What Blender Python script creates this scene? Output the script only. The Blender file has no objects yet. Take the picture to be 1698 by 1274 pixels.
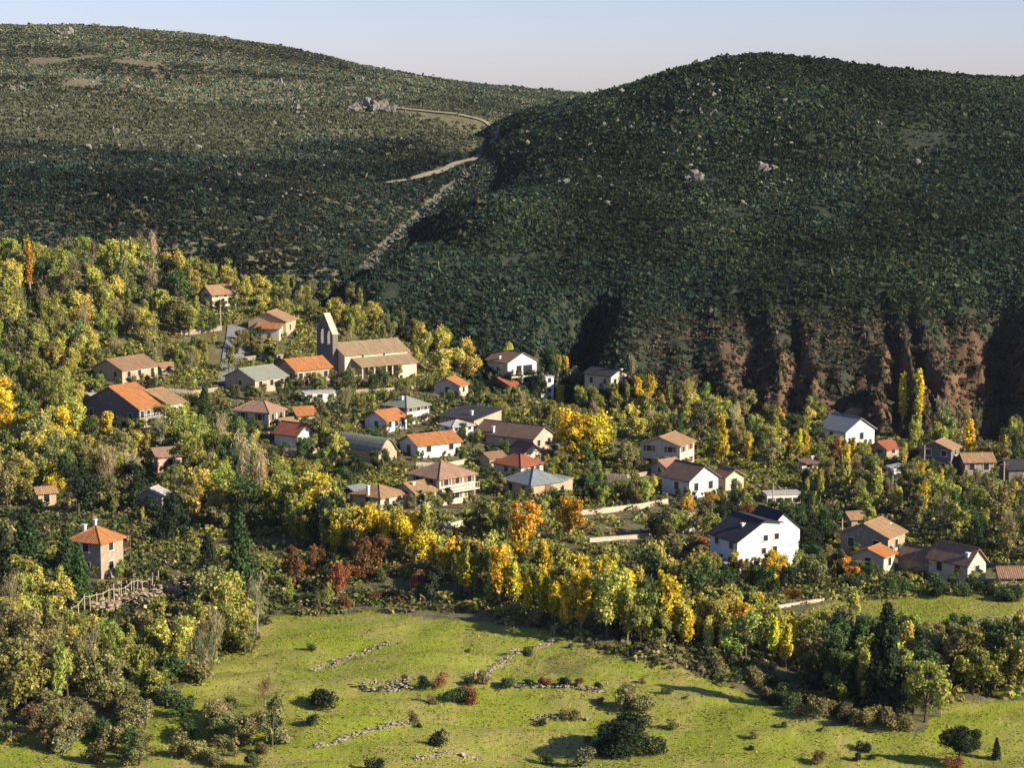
import bpy, math, random
import numpy as np
from mathutils import Vector
R_ = math.radians
SC = bpy.context.scene
COL = SC.collection

# ------------------------------------------------------------------ camera, sky, sun, exposure
FPX, CXP, CYP, PITCH = 3600.0, 849.0, 637.0, R_(7.7)       # focal length / centre of the 1698 px wide photograph
cam_d = bpy.data.cameras.new('camera'); cam = bpy.data.objects.new('camera', cam_d); COL.objects.link(cam)
cam.rotation_euler = (R_(90) - PITCH, 0, 0)
cam_d.sensor_width = 36.0; cam_d.lens = 36.0 * FPX / 1698.0
cam_d.clip_start = 1.0; cam_d.clip_end = 9000.0
SC.camera = cam

SUN_EL, SUN_AZ = 25.0, 115.0                                # azimuth clockwise from +Y
w = bpy.data.worlds.new('World'); SC.world = w; w.use_nodes = True
wn = w.node_tree.nodes; bg = wn['Background']
sky = wn.new('ShaderNodeTexSky'); sky.sky_type = 'NISHITA'; sky.sun_disc = False
sky.sun_elevation = R_(SUN_EL); sky.sun_rotation = R_(SUN_AZ)
sky.air_density = 1.0; sky.dust_density = 0.6; sky.ozone_density = 6.0; sky.altitude = 900
tint_ = wn.new('ShaderNodeMix'); tint_.data_type = 'RGBA'; tint_.blend_type = 'MULTIPLY'; tint_.inputs[0].default_value = 1.0; tint_.inputs[7].default_value = (1.12, .92, 1.03, 1)
w.node_tree.links.new(sky.outputs[0], tint_.inputs[6]); w.node_tree.links.new(tint_.outputs[2], bg.inputs[0]); bg.inputs[1].default_value = 0.078
sd = Vector((math.sin(R_(SUN_AZ)) * math.cos(R_(SUN_EL)), math.cos(R_(SUN_AZ)) * math.cos(R_(SUN_EL)), math.sin(R_(SUN_EL))))
sl = bpy.data.lights.new('sun', 'SUN'); sl.energy = 5.0; sl.angle = R_(0.55); sl.color = (1.0, 0.86, 0.66)
so = bpy.data.objects.new('sun', sl); COL.objects.link(so); so.rotation_euler = (-sd).to_track_quat('-Z', 'Y').to_euler()
SC.view_settings.view_transform = 'Standard'; SC.view_settings.look = 'None'
SC.view_settings.exposure = 1.0; SC.view_settings.gamma = 1.0
SC.cycles.max_bounces = 5; SC.cycles.diffuse_bounces = 2; SC.cycles.transmission_bounces = 3
SC.cycles.transparent_max_bounces = 4; SC.cycles.volume_bounces = 0

# ------------------------------------------------------------------ small tools
rng = np.random.default_rng(7); random.seed(7)
CP, SP = math.cos(PITCH), math.sin(PITCH)
def rayd(px, py):
    u = (np.asarray(px, float) - CXP) / FPX; v = (CYP - np.asarray(py, float)) / FPX
    return u, CP + v * SP, -SP + v * CP
def cp(px, py, Y):
    x, y, z = rayd(px, py); k = Y / y
    return (float(x * k), float(Y), float(z * k))
def wp(px, Y, z): return ((px - CXP) / FPX * Y, Y, z)
def topix(X, Y, Z):
    d = Y * CP - Z * SP; v = (Y * SP + Z * CP) / d
    return CXP + FPX * X / d, CYP - FPX * v, d

def hash2(ix, iy, seed):
    n = (ix.astype(np.int64) * 374761393 + iy.astype(np.int64) * 668265263 + seed * 982451653) & 0x7fffffff
    n = ((n ^ (n >> 13)) * 1274126177) & 0x7fffffff
    n = (n ^ (n >> 16)) & 0xffffff
    return n / float(0xffffff)
def vnoise(x, y, seed=0):
    ix, iy = np.floor(x), np.floor(y); fx, fy = x - ix, y - iy
    fx = fx * fx * (3 - 2 * fx); fy = fy * fy * (3 - 2 * fy)
    a, b = hash2(ix, iy, seed), hash2(ix + 1, iy, seed); c, d = hash2(ix, iy + 1, seed), hash2(ix + 1, iy + 1, seed)
    return (a * (1 - fx) + b * fx) * (1 - fy) + (c * (1 - fx) + d * fx) * fy
def fbm(x, y, seed=0, oct=4):
    s, a, t = 0, 1.0, 0
    for i in range(oct):
        s = s + a * (vnoise(x, y, seed + i) - .5); t += a; a *= .5; x = x * 2.03; y = y * 2.03
    return s / t * 2
def sstep(a, b, x):
    t = np.clip((x - a) / (b - a), 0, 1); return t * t * (3 - 2 * t)
def inpoly(px, py, poly):
    px, py = np.asarray(px, float), np.asarray(py, float); ins = np.zeros(px.shape, bool); n = len(poly)
    for i in range(n):
        x0, y0 = poly[i]; x1, y1 = poly[(i + 1) % n]
        c = ((y0 > py) != (y1 > py)) & (px < (x1 - x0) * (py - y0) / ((y1 - y0) or 1e-9) + x0); ins ^= c
    return ins

def tps(pts, lam=2.0):
    P = np.array(pts, float); A = P[:, :2] / 100.0; n = len(P)
    def U(r2): return np.where(r2 > 1e-12, r2 * np.log(np.maximum(r2, 1e-12)), 0) * .5
    K = U(((A[:, None] - A[None]) ** 2).sum(-1)) + lam * 1e-3 * np.eye(n)
    M = np.zeros((n + 3, n + 3)); M[:n, :n] = K; M[:n, n] = 1; M[:n, n + 1:] = A; M[n, :n] = 1; M[n + 1:, :n] = A.T
    sol = np.linalg.solve(M, np.concatenate([P[:, 2], [0, 0, 0]]))
    def f(X, Y):
        x, y = X / 100.0, Y / 100.0; o = sol[n] + sol[n + 1] * x + sol[n + 2] * y
        for i in range(n):
            o = o + sol[i] * U((x - A[i, 0]) ** 2 + (y - A[i, 1]) ** 2)
        return o
    return f

# ------------------------------------------------------------------ terrain: three surfaces, the highest wins
V = []
for px in (-600, 0, 425, 850, 1275, 1698, 2300): V.append(cp(px, 1274, 205)); V.append(wp(px, 60, -64))
V += [cp(*a) for a in [(-600,1100,238),(0,1100,238),(425,1100,244),(850,1100,243),(1275,1120,240),(1698,1150,232),(2300,1150,232),
 (-600,1000,268),(0,1000,268),(425,1010,270),(850,1030,262),(1275,1030,268),(1698,1030,262),(2300,1030,262),
 (-600,850,330),(0,850,330),(425,870,318),(850,880,315),(1275,945,297),(1698,970,287),(2300,970,287),
 (-600,700,395),(0,700,395),(425,720,385),(850,760,378),(1275,820,350),(1698,840,342),(2300,840,342),
 (-600,550,450),(0,550,450),(425,600,450),(700,625,452),(850,665,437),(1275,722,418),(1698,738,408),(2300,740,408),
 (-600,400,530),(0,410,525),(250,440,520),(425,500,500),(590,530,490)]]
V += [wp(*a) for a in [(850,500,-76),(1100,480,-82),(1275,470,-84),(1698,465,-85),(2300,465,-85),(620,560,-66),(425,580,-62),(250,600,-62),(0,600,-58),(-600,600,-58)]]
V += [wp(px, 760, -130) for px in (-600, 0, 850, 1698, 2300)]
RH = [cp(*a) for a in [(590,470,530),(700,535,515),(850,595,500),(1000,630,490),(1150,690,474),(1300,715,464),(1450,735,456),(1698,735,452),(2200,735,452),
 (850,450,560),(1000,480,545),(1150,500,535),(1300,520,525),(1500,520,520),(1698,500,520),(2200,500,520),
 (815,250,720),(870,222,722),(760,330,630),(815,318,632),(670,420,560),(725,415,562),
 (822,207,800),(1000,155,760),(1100,122,740),(1150,107,728),(1230,101,715),(1400,109,722),(1698,135,740),(2200,180,760),
 (1000,300,640),(1150,300,630),(1300,300,620),(1500,300,620),(1698,300,620),(2200,310,620),(950,225,700)]]
RH += [wp(*a) for a in [(540,560,-78),(590,640,-66),(690,720,-52),(640,680,-60),(1230,900,-40),(1698,900,-40),(2200,900,-40),(1000,920,-50),(850,950,-60),(450,600,-85),(600,720,-62),(700,850,-60),(560,480,-80),
 (700,430,-98),(1000,420,-98),(1300,410,-98),(1698,405,-98),(2200,405,-98)]]
LH = [cp(*a) for a in [(-600,400,545),(0,405,545),(250,410,550),(425,480,540),(560,490,545),(590,458,560),(700,352,640),(822,237,770),
 (-600,280,650),(0,280,650),(250,290,650),(425,300,660),(600,300,680),(700,262,740),(822,207,870),
 (-600,145,880),(0,147,880),(150,160,870),(300,185,860),(450,190,855),(620,190,850),(720,186,870),
 (-600,132,985),(0,132,985),(300,176,970),(620,176,970),(815,197,990),
 (-600,90,1150),(0,90,1150),(350,112,1130),(600,142,1130),(900,192,1150),(1000,182,1300),
 (-600,45,1350),(0,46,1350),(120,44,1340),(350,60,1330),(460,80,1310),(560,105,1300),(700,133,1350),(850,148,1450),(1000,157,1550),(1200,166,1600),(1700,185,1650)]]
LH += [cp(*a) for a in [(600,448,572),(640,420,600),(690,378,630),(740,322,665),(790,262,712)]]
LH += [wp(*a) for a in [(-600,1700,0),(0,1700,0),(400,1700,-10),(850,1900,-20),(1200,2000,-30),(1700,2100,-40),(1000,800,-60),(1200,800,-70),(1700,900,-70),(2300,1000,-60),
 (0,450,-85),(425,450,-85),(700,480,-85),(1000,560,-85),(1700,600,-95)]]
fV, fR, fL = tps(V), tps(RH), tps(LH)

NT, NY = 760, 780
TT = np.linspace(-0.50, 0.50, NT)
YY = np.exp(np.linspace(math.log(95), math.log(2300), NY))
GX = TT[None, :] * YY[:, None]; GY = np.repeat(YY[:, None], NT, 1)
zv = fV(GX, GY) + .9 * fbm(GX / 26, GY / 26, 3) + .22 * fbm(GX / 4, GY / 4, 9, 3) + (1.3 * fbm(GX / 17, GY / 10, 13, 2) + .35 * fbm(GX / 6, GY / 3, 14, 2)) * (1 - sstep(255, 275, GY)) + .55 * np.abs(((GY + 6 * fbm(GX / 22, GY / 22, 16, 2) + GX * .06) / 9.5) % 1 - .08) * (1 - sstep(250, 262, GY))
# eroded gullies along the foot of the right hand hill
zr0 = fR(GX, GY)
gpx = CXP + FPX * GX / 490.0
spurs = np.array([905, 1050, 1125, 1210, 1300, 1348, 1460, 1520, 1560, 1655, 1760, 1850, 1960], float)
mid = (spurs[1:] + spurs[:-1]) / 2
warp = gpx + 16 * fbm(GX / 14, GY / 14, 21, 3) + 14 * fbm(GX / 4, GY / 6, 23, 3) - (GY - 490) * (.3 + .25 * np.sin(gpx / 70))
cut = np.zeros_like(gpx)
for k, m in enumerate(mid):
    hw = (spurs[k + 1] - spurs[k]) / 2
    cut = np.maximum(cut, np.clip(1 - np.abs(warp - m) / hw, 0, 1) * (.4 + .85 * hash2(np.array([k]), np.array([3]), 5)[0]))
foot = sstep(448, 470, GY) * (1 - sstep(474, 540, GY + 26 * fbm(GX / 11, GX * 0, 27, 2))) * sstep(860, 1000, gpx) * (.45 + .6 * sstep(1080, 1450, gpx))
big = np.clip(1 - np.abs(gpx - 1690 + (505 - GY) * 1.9) / 80, 0, 1) * sstep(440, 465, GY) * (1 - sstep(500, 545, GY))
big2 = np.clip(1 - np.abs(gpx - 965 + (515 - GY) * 1.6 + 12 * fbm(GX / 12, GY / 12, 25, 3)) / 62, 0, 1) * sstep(455, 495, GY) * (1 - sstep(525, 560, GY))
zr = zr0 - 8.5 * foot * cut ** .85 - 13 * big - 11 * big2 + 2.2 * fbm(GX / 45, GY / 45, 5) * sstep(430, 520, GY) + .9 * fbm(GX / 9, GY / 9, 15, 3) + 3.2 * foot * fbm(GX / 5, GY / 10, 17, 4) + 1.3 * foot * fbm(GX / 1.7, GY / 5, 19, 3)
zl = fL(GX, GY) + 2.6 * fbm(GX / 70, GY / 70, 31) + 1.0 * fbm(GX / 14, GY / 14, 33, 3)
zl = np.where(GX > 260, np.minimum(zl, -20), zl)
GZ = np.maximum(np.maximum(zv, zr), zl)
WHICH = np.argmax(np.stack([zv, zr, zl]), 0)
LOGY0, DLOG = math.log(95), (math.log(2300) - math.log(95)) / (NY - 1)
def gz(X, Y):
    """height of the ground at world X, Y (bilinear in the terrain grid)"""
    X, Y = np.asarray(X, float), np.asarray(Y, float)
    t = np.clip((X / Y + .5) * (NT - 1), 0, NT - 1.001); r = np.clip((np.log(Y) - LOGY0) / DLOG, 0, NY - 1.001)
    i, j = r.astype(int), t.astype(int); fi, fj = r - i, t - j
    return (GZ[i, j] * (1 - fj) + GZ[i, j + 1] * fj) * (1 - fi) + (GZ[i + 1, j] * (1 - fj) + GZ[i + 1, j + 1] * fj) * fi
def gwhich(X, Y):
    t = np.clip(np.rint((X / Y + .5) * (NT - 1)), 0, NT - 1).astype(int); r = np.clip(np.rint((np.log(Y) - LOGY0) / DLOG), 0, NY - 1).astype(int)
    return WHICH[r, t]
YS = np.exp(np.linspace(math.log(120), math.log(2000), 2600))
def ground(px, py):
    """world point where the sight line of a photograph pixel meets the ground"""
    x, y, z = rayd(px, py); k = YS / y; h = gz(x * k, YS) - z * k
    i = int(np.argmax(h > 0)) if (h > 0).any() else len(YS) - 1
    if i > 0:
        f = h[i - 1] / (h[i - 1] - h[i]) if h[i] > 0 else 1.0
        Y = YS[i - 1] + (YS[i] - YS[i - 1]) * f
    else: Y = YS[0]
    X = x * Y / y
    return float(X), float(Y), float(gz(X, Y))

# ------------------------------------------------------------------ materials
def mat(name):
    m = bpy.data.materials.new(name); m.use_nodes = True
    nt = m.node_tree; b = nt.nodes['Principled BSDF']; b.inputs['Roughness'].default_value = .9; b.inputs['Specular IOR Level'].default_value = .15
    return m, nt, b
def N(nt, t, **kw):
    n = nt.nodes.new(t)
    for k, v in kw.items():
        if k in n.bl_rna.properties: setattr(n, k, v)
        else: n.inputs[k.replace('_', ' ')].default_value = v
    return n
def mixc(nt, fac, a, b):
    n = nt.nodes.new('ShaderNodeMix'); n.data_type = 'RGBA'
    for sock, v in ((n.inputs[0], fac), (n.inputs[6], a), (n.inputs[7], b)):
        if hasattr(v, 'links'): nt.links.new(v, sock)
        elif isinstance(v, (int, float)): sock.default_value = v
        else: sock.default_value = (*v, 1)
    return n.outputs[2]
def noise(nt, scale, detail=4, rough=.6, vec=None):
    n = N(nt, 'ShaderNodeTexNoise'); n.inputs['Scale'].default_value = scale; n.inputs['Detail'].default_value = detail; n.inputs['Roughness'].default_value = rough
    if vec: nt.links.new(vec, n.inputs['Vector'])
    return n.outputs['Fac']
def ramp(nt, f, a, b):
    n = N(nt, 'ShaderNodeMapRange'); n.inputs[1].default_value = a; n.inputs[2].default_value = b; nt.links.new(f, n.inputs[0]); return n.outputs[0]
def attr(nt, name):
    n = N(nt, 'ShaderNodeAttribute'); n.attribute_name = name; return n
def bump(nt, b, h, strength, dist):
    n = N(nt, 'ShaderNodeBump'); n.inputs['Strength'].default_value = strength; n.inputs['Distance'].default_value = dist
    nt.links.new(h, n.inputs['Height']); nt.links.new(n.outputs[0], b.inputs['Normal'])

def leaf_material():
    m, nt, b = mat('foliage'); out = nt.nodes['Material Output']
    oi = N(nt, 'ShaderNodeObjectInfo'); t = attr(nt, 'tint')
    mul = nt.nodes.new('ShaderNodeMix'); mul.data_type = 'RGBA'; mul.blend_type = 'MULTIPLY'; mul.inputs[0].default_value = 1
    nt.links.new(oi.outputs['Color'], mul.inputs[6]); nt.links.new(t.outputs['Color'], mul.inputs[7])
    nt.links.new(mul.outputs[2], b.inputs['Base Color'])
    tr = N(nt, 'ShaderNodeBsdfTranslucent'); nt.links.new(mul.outputs[2], tr.inputs[0])
    mx = N(nt, 'ShaderNodeMixShader'); mx.inputs[0].default_value = .30
    nt.links.new(b.outputs[0], mx.inputs[1]); nt.links.new(tr.outputs[0], mx.inputs[2]); nt.links.new(mx.outputs[0], out.inputs[0])
    return m
LEAF = leaf_material()
def bark_material(name, c):
    m, nt, b = mat(name); tc = N(nt, 'ShaderNodeTexCoord')
    nt.links.new(mixc(nt, ramp(nt, noise(nt, 6, 4, .6, tc.outputs['Object']), .35, .65), tuple(v * .55 for v in c), c), b.inputs['Base Color']); return m
BARK = bark_material('bark', (.11, .085, .06)); PALEBARK = bark_material('pale_bark', (.34, .29, .22))
def plaster(name, c, dirt=.5, scale=.7):
    m, nt, b = mat(name); tc = N(nt, 'ShaderNodeTexCoord'); v = tc.outputs['Object']
    st = N(nt, 'ShaderNodeMapping'); st.inputs['Scale'].default_value = (1.6, 1.6, .35); nt.links.new(v, st.inputs[0])
    f = ramp(nt, noise(nt, scale, 5, .65, st.outputs[0]), .38, .72)
    c1 = mixc(nt, f, c, tuple(x * (1 - dirt * k) for x, k in zip(c, (.55, .62, .75))))
    g = ramp(nt, noise(nt, 5, 3, .6, v), .3, .7)
    nt.links.new(mixc(nt, g, c1, mixc(nt, .22, c1, (.05, .045, .04))), b.inputs['Base Color']); bump(nt, b, noise(nt, 9, 3, .6, v), .25, .04); return m
def masonry(name, c):
    m, nt, b = mat(name); tc = N(nt, 'ShaderNodeTexCoord'); v = tc.outputs['Object']
    vo = N(nt, 'ShaderNodeTexVoronoi'); vo.inputs['Scale'].default_value = 2.6; nt.links.new(v, vo.inputs['Vector'])
    hs = ramp(nt, vo.outputs['Distance'], .15, .6); sep = N(nt, 'ShaderNodeSeparateColor'); nt.links.new(vo.outputs['Color'], sep.inputs[0])
    c1 = mixc(nt, sep.outputs[0], tuple(x * .62 for x in c), tuple(x * 1.15 for x in c))
    nt.links.new(mixc(nt, hs, c1, tuple(x * .75 for x in c)), b.inputs['Base Color']); bump(nt, b, vo.outputs['Distance'], .5, .08); return m
def tiles(name, c, var=.5, moss=.25):
    m, nt, b = mat(name); uv = N(nt, 'ShaderNodeUVMap'); v = uv.outputs[0]
    wv = N(nt, 'ShaderNodeTexWave'); wv.inputs['Scale'].default_value = 1.1; wv.inputs['Distortion'].default_value = .6; nt.links.new(v, wv.inputs[0])
    st = N(nt, 'ShaderNodeMapping'); st.inputs['Scale'].default_value = (2.6, .5, 1); nt.links.new(v, st.inputs[0])
    f = ramp(nt, noise(nt, .75, 6, .75, st.outputs[0]), .40, .60)
    f2 = ramp(nt, noise(nt, 4.5, 2, .8, v), .35, .65); c0 = mixc(nt, f2, tuple(x * (1 - var * .4) for x in c), c)
    c1 = mixc(nt, f, tuple(x * (1 - var * .55) for x in c), mixc(nt, f2, c0, tuple(min(1, x * (1 + var * .35)) for x in c)))
    g = ramp(nt, noise(nt, .4, 5, .75, v), .45, .65)
    gm = N(nt, 'ShaderNodeMath'); gm.operation = 'MULTIPLY'; nt.links.new(g, gm.inputs[0]); gm.inputs[1].default_value = moss
    c2 = mixc(nt, gm.outputs[0], c1, (.16, .13, .07))
    lo = ramp(nt, wv.outputs['Fac'], 0, .35); nt.links.new(mixc(nt, lo, tuple(x * .45 for x in c), c2), b.inputs['Base Color'])
    bump(nt, b, wv.outputs['Fac'], .6, .06); return m
def plain(name, c, rough=.7):
    m, nt, b = mat(name); tc = N(nt, 'ShaderNodeTexCoord'); b.inputs['Roughness'].default_value = rough
    nt.links.new(mixc(nt, noise(nt, 3, 4, .6, tc.outputs['Object']), tuple(x * .75 for x in c), tuple(min(1, x * 1.15) for x in c)), b.inputs['Base Color']); return m
WALL = dict(white=plaster('white_plaster', (.78, .76, .72), .3), cream=plaster('cream_plaster', (.66, .56, .42), .35), tan=plaster('tan_render', (.50, .38, .26), .4),
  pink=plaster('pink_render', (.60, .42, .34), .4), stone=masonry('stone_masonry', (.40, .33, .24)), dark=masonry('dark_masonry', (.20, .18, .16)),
  pale=masonry('pale_masonry', (.56, .48, .36)), grey=plaster('grey_render', (.42, .42, .40), .35))
ROOF = dict(orange=tiles('orange_tiles', (.50, .21, .075), .8, .4), red=tiles('red_tiles', (.36, .12, .07), .7, .3), tan=tiles('tan_tiles', (.42, .26, .14), .8, .6), brown=tiles('brown_tiles', (.33, .20, .125), .8, .6),
  pink=tiles('pink_tiles', (.40, .25, .17), .7, .4), grey=tiles('grey_green_sheet', (.29, .31, .25), .4, .4), blue=tiles('blue_slate', (.25, .29, .30), .7, .3), dark=tiles('dark_roofing', (.05, .05, .06), .5, .2),
  pale=tiles('pale_sheet', (.50, .48, .45), .4, .3), darkbrown=tiles('dark_brown_tiles', (.20, .13, .10), .8, .5), church=tiles('church_tiles', (.37, .27, .165), .7, .5))
GLASS, gn, gb = mat('dark_glass'); gb.inputs['Base Color'].default_value = (.025, .03, .04, 1); gb.inputs['Roughness'].default_value = .15; gb.inputs['Specular IOR Level'].default_value = .5
WOOD = plain('brown_wood', (.16, .09, .05)); TRIM = plain('pale_trim', (.60, .55, .46)); SHUT = plain('brown_shutter', (.20, .11, .06)); POSTW = plain('weathered_post', (.42, .34, .24))
ROCK = masonry('granite', (.215, .20, .175)); STONE = plain('field_stone', (.30, .26, .19), .9)

# ------------------------------------------------------------------ mesh tools
def link(o, parent=None):
    COL.objects.link(o)
    if parent: o.parent = parent
    return o
def tag(o, label=None, cat=None, group=None, kind=None):
    for k, v in (('label', label), ('category', cat), ('group', group), ('kind', kind)):
        if v: o[k] = v
    return o
def empty(name, loc, rz=0, **kw):
    o = bpy.data.objects.new(name, None); o.empty_display_size = .5; link(o); o.location = loc; o.rotation_euler = (0, 0, rz); return tag(o, **kw)
def quadmesh(name, v, q, m, tint=None, smooth=False):
    """mesh from numpy vertices and an (n, 4) quad array"""
    me = bpy.data.meshes.new(name); nv, nf = len(v), len(q)
    me.vertices.add(nv); me.vertices.foreach_set('co', np.ascontiguousarray(v, np.float32).ravel())
    me.loops.add(nf * 4); me.loops.foreach_set('vertex_index', np.ascontiguousarray(q, np.int32).ravel())
    me.polygons.add(nf); me.polygons.foreach_set('loop_start', np.arange(0, nf * 4, 4, dtype=np.int32)); me.polygons.foreach_set('loop_total', np.full(nf, 4, np.int32))
    if smooth: me.polygons.foreach_set('use_smooth', np.ones(nf, bool))
    if tint is not None:
        a = me.attributes.new('tint', 'FLOAT_COLOR', 'FACE'); a.data.foreach_set('color', np.concatenate([tint, np.ones((nf, 1))], 1).astype(np.float32).ravel())
    me.materials.append(m); me.update(calc_edges=True); return me
class MB:
    """collects faces for ONE mesh object"""
    def __init__(s): s.v, s.f, s.uv = [], [], []
    def poly(s, pts, uv=None):
        n = len(s.v); s.v += [tuple(p) for p in pts]; s.f.append(tuple(range(n, n + len(pts)))); s.uv.append(uv or [(p[0], p[1]) for p in pts])
    def box(s, x0, x1, y0, y1, z0, z1):
        a = [(x0, y0, z0), (x1, y0, z0), (x1, y1, z0), (x0, y1, z0), (x0, y0, z1), (x1, y0, z1), (x1, y1, z1), (x0, y1, z1)]
        for f in ((0, 3, 2, 1), (4, 5, 6, 7), (0, 1, 5, 4), (1, 2, 6, 5), (2, 3, 7, 6), (3, 0, 4, 7)): s.poly([a[i] for i in f])
    def slab(s, p, uv, t=.14):
        """a roof plane: polygon p with thickness t downwards"""
        lo = [(q[0], q[1], q[2] - t) for q in p]; s.poly(p, uv); s.poly(lo[::-1], uv[::-1]); n = len(p)
        for i in range(n):
            j = (i + 1) % n; s.poly([p[i], lo[i], lo[j], p[j]], [uv[i], uv[i], uv[j], uv[j]])
    def tube(s, pts, rad, n=6):
        rings = []
        for i, (p, r) in enumerate(zip(pts, rad)):
            p = Vector(p); d = (Vector(pts[min(i + 1, len(pts) - 1)]) - Vector(pts[max(i - 1, 0)])).normalized()
            a = d.orthogonal().normalized(); b = d.cross(a); rings.append([p + (a * math.cos(k * 6.2832 / n) + b * math.sin(k * 6.2832 / n)) * r for k in range(n)])
        for r0, r1 in zip(rings, rings[1:]):
            for k in range(n): s.poly([r0[k], r0[(k + 1) % n], r1[(k + 1) % n], r1[k]])
        s.poly(rings[-1])
    def mesh(s, name, m):
        me = bpy.data.meshes.new(name); me.from_pydata(s.v, [], s.f); u = me.uv_layers.new(name='UVMap')
        u.data.foreach_set('uv', np.array([c for f in s.uv for c in f], np.float32).ravel()); me.materials.append(m); return me
    def build(s, name, m, parent=None): return link(bpy.data.objects.new(name, s.mesh(name, m)), parent)

# ------------------------------------------------------------------ ground and hills
TPX, TPY, _ = topix(GX, GY, GZ)
MEADOW = [(-50,1300),(-50,1215),(150,1215),(330,1130),(400,1060),(440,1020),(620,1010),(760,1035),(900,1045),(1000,1080),(1130,1110),(1330,1190),(1520,1220),(1560,1165),(1750,1160),(1750,1300)]
FIELD = [(1330,1010),(1420,992),(1560,985),(1750,985),(1750,1055),(1620,1045),(1480,1045),(1330,1030)]
wob = 22 * fbm(GX / 7, GY / 7, 41, 3)
mead = (inpoly(TPX + wob, TPY + wob * .6, MEADOW) | inpoly(TPX + wob, TPY + wob * .3, FIELD)).astype(float)
soil = np.clip(foot * 1.5, 0, 1) * sstep(-.25, .25, fbm(GX / 6, GY / 9, 71, 4) + foot - .55)
track_dry = sstep(-.1, .5, fbm(GX / 60, GY / 40, 51) + .55 * sstep(760, 880, GY) + .25 * sstep(900, 1000, GY) * (1 - sstep(1250, 1500, GY)) - .35 - .25 * sstep(-20, 60, GX) * (1 - sstep(860, 900, GY)))
def ground_material():
    m, nt, b = mat('valley_ground'); tc = N(nt, 'ShaderNodeTexCoord'); v = tc.outputs['Object']
    me = attr(nt, 'mask'); sep = N(nt, 'ShaderNodeSeparateColor'); nt.links.new(me.outputs['Color'], sep.inputs[0])
    n1 = ramp(nt, noise(nt, .05, 6, .65, v), .36, .64); n2 = ramp(nt, noise(nt, .6, 6, .75, v), .35, .68); n3 = ramp(nt, noise(nt, .13, 6, .72, v), .44, .60)
    g = mixc(nt, n1, (.205, .27, .024), (.305, .30, .045)); g = mixc(nt, n2, tuple(x for x in (.20, .25, .022)), g); g2 = N(nt, 'ShaderNodeMath'); g2.operation = 'MULTIPLY'; g2.inputs[1].default_value = .55; nt.links.new(n3, g2.inputs[0])
    g = mixc(nt, g2.outputs[0], g, (.37, .285, .12))
    s = mixc(nt, n1, (.14, .12, .055), (.24, .195, .11)); s = mixc(nt, n2, (.08, .09, .035), s)
    nt.links.new(mixc(nt, sep.outputs[0], s, g), b.inputs['Base Color'])
    bump(nt, b, noise(nt, 1.6, 8, .75, v), .9, .35); return m
def hill_material(name, dark, dry, red):
    m, nt, b = mat(name); tc = N(nt, 'ShaderNodeTexCoord'); v = tc.outputs['Object']
    me = attr(nt, 'mask'); sep = N(nt, 'ShaderNodeSeparateColor'); nt.links.new(me.outputs['Color'], sep.inputs[0])
    n1 = ramp(nt, noise(nt, .3, 7, .75, v), .35, .65); n2 = ramp(nt, noise(nt, .07, 5, .7, v), .38, .62)
    d = mixc(nt, n1, dark, tuple(x * 2.1 for x in dark)); y = mixc(nt, n1, tuple(x * .6 for x in dry), dry)
    c = mixc(nt, sep.outputs[1], d, y); r = mixc(nt, n2, red, tuple(x * .5 for x in red))
    nt.links.new(mixc(nt, sep.outputs[2], c, r), b.inputs['Base Color']); bump(nt, b, noise(nt, .8, 8, .75, v), 1, .6); return m
gm_mats = [ground_material(), hill_material('right_hill_ground', (.022, .028, .018), (.17, .14, .08), (.165, .098, .056)), hill_material('left_hill_ground', (.075, .072, .042), (.20, .175, .105), (.25, .15, .09))]
idx = np.arange(NT * NY).reshape(NY, NT)
quads = np.stack([idx[:-1, :-1], idx[:-1, 1:], idx[1:, 1:], idx[1:, :-1]], -1).reshape(-1, 4)
fw = WHICH[:-1, :-1].ravel()
AV = np.stack([GX, GY, GZ], -1).reshape(-1, 3)
MASK = np.stack([mead, track_dry, soil], -1).reshape(-1, 3)
for k, (nm, lab) in enumerate((('ground', 'green meadow and village slope in the valley'), ('hill', 'dark scrub covered hill on the right with eroded red foot'), ('hill', 'long scrub hill on the left rising to the skyline'))):
    q = quads[fw == k]; used, inv = np.unique(q, return_inverse=True)
    me = quadmesh(nm, AV[used], inv.reshape(-1, 4), gm_mats[k], smooth=True)
    a = me.attributes.new('mask', 'FLOAT_COLOR', 'POINT'); a.data.foreach_set('color', np.concatenate([MASK[used], np.ones((len(used), 1))], 1).astype(np.float32).ravel())
    tag(link(bpy.data.objects.new(nm, me)), lab, nm, kind='structure')

# ------------------------------------------------------------------ leaf cards
def unit(v): return v / np.maximum(np.linalg.norm(v, axis=-1, keepdims=True), 1e-9)
def cards(c, nrm, size, r, aspect=1.0, up=0.0):
    n = len(c); a = r.normal(size=(n, 3)); a[:, 2] += up * 4
    a = unit(a - (a * nrm).sum(1, keepdims=True) * nrm); b = np.cross(nrm, a)
    s = np.asarray(size).reshape(-1, 1) * np.ones((n, 1)); la, lb = s * aspect, s
    j = 1 + .35 * r.uniform(-1, 1, (n, 4, 1))
    v = np.stack([c + a * la * j[:, 0], c + b * lb * j[:, 1], c - a * la * j[:, 2], c - b * lb * j[:, 3]], 1).reshape(-1, 3)
    return v, np.arange(4 * n).reshape(n, 4)
def tints(n, r, var=.3, hue=.12):
    t = np.clip(1 + var * r.normal(size=(n, 1)), .35, 1.8) * np.ones((n, 3)); h = hue * r.normal(size=(n, 1))
    t[:, :1] *= 1 + h; t[:, 1:2] *= 1 - h * .5; return t
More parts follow.
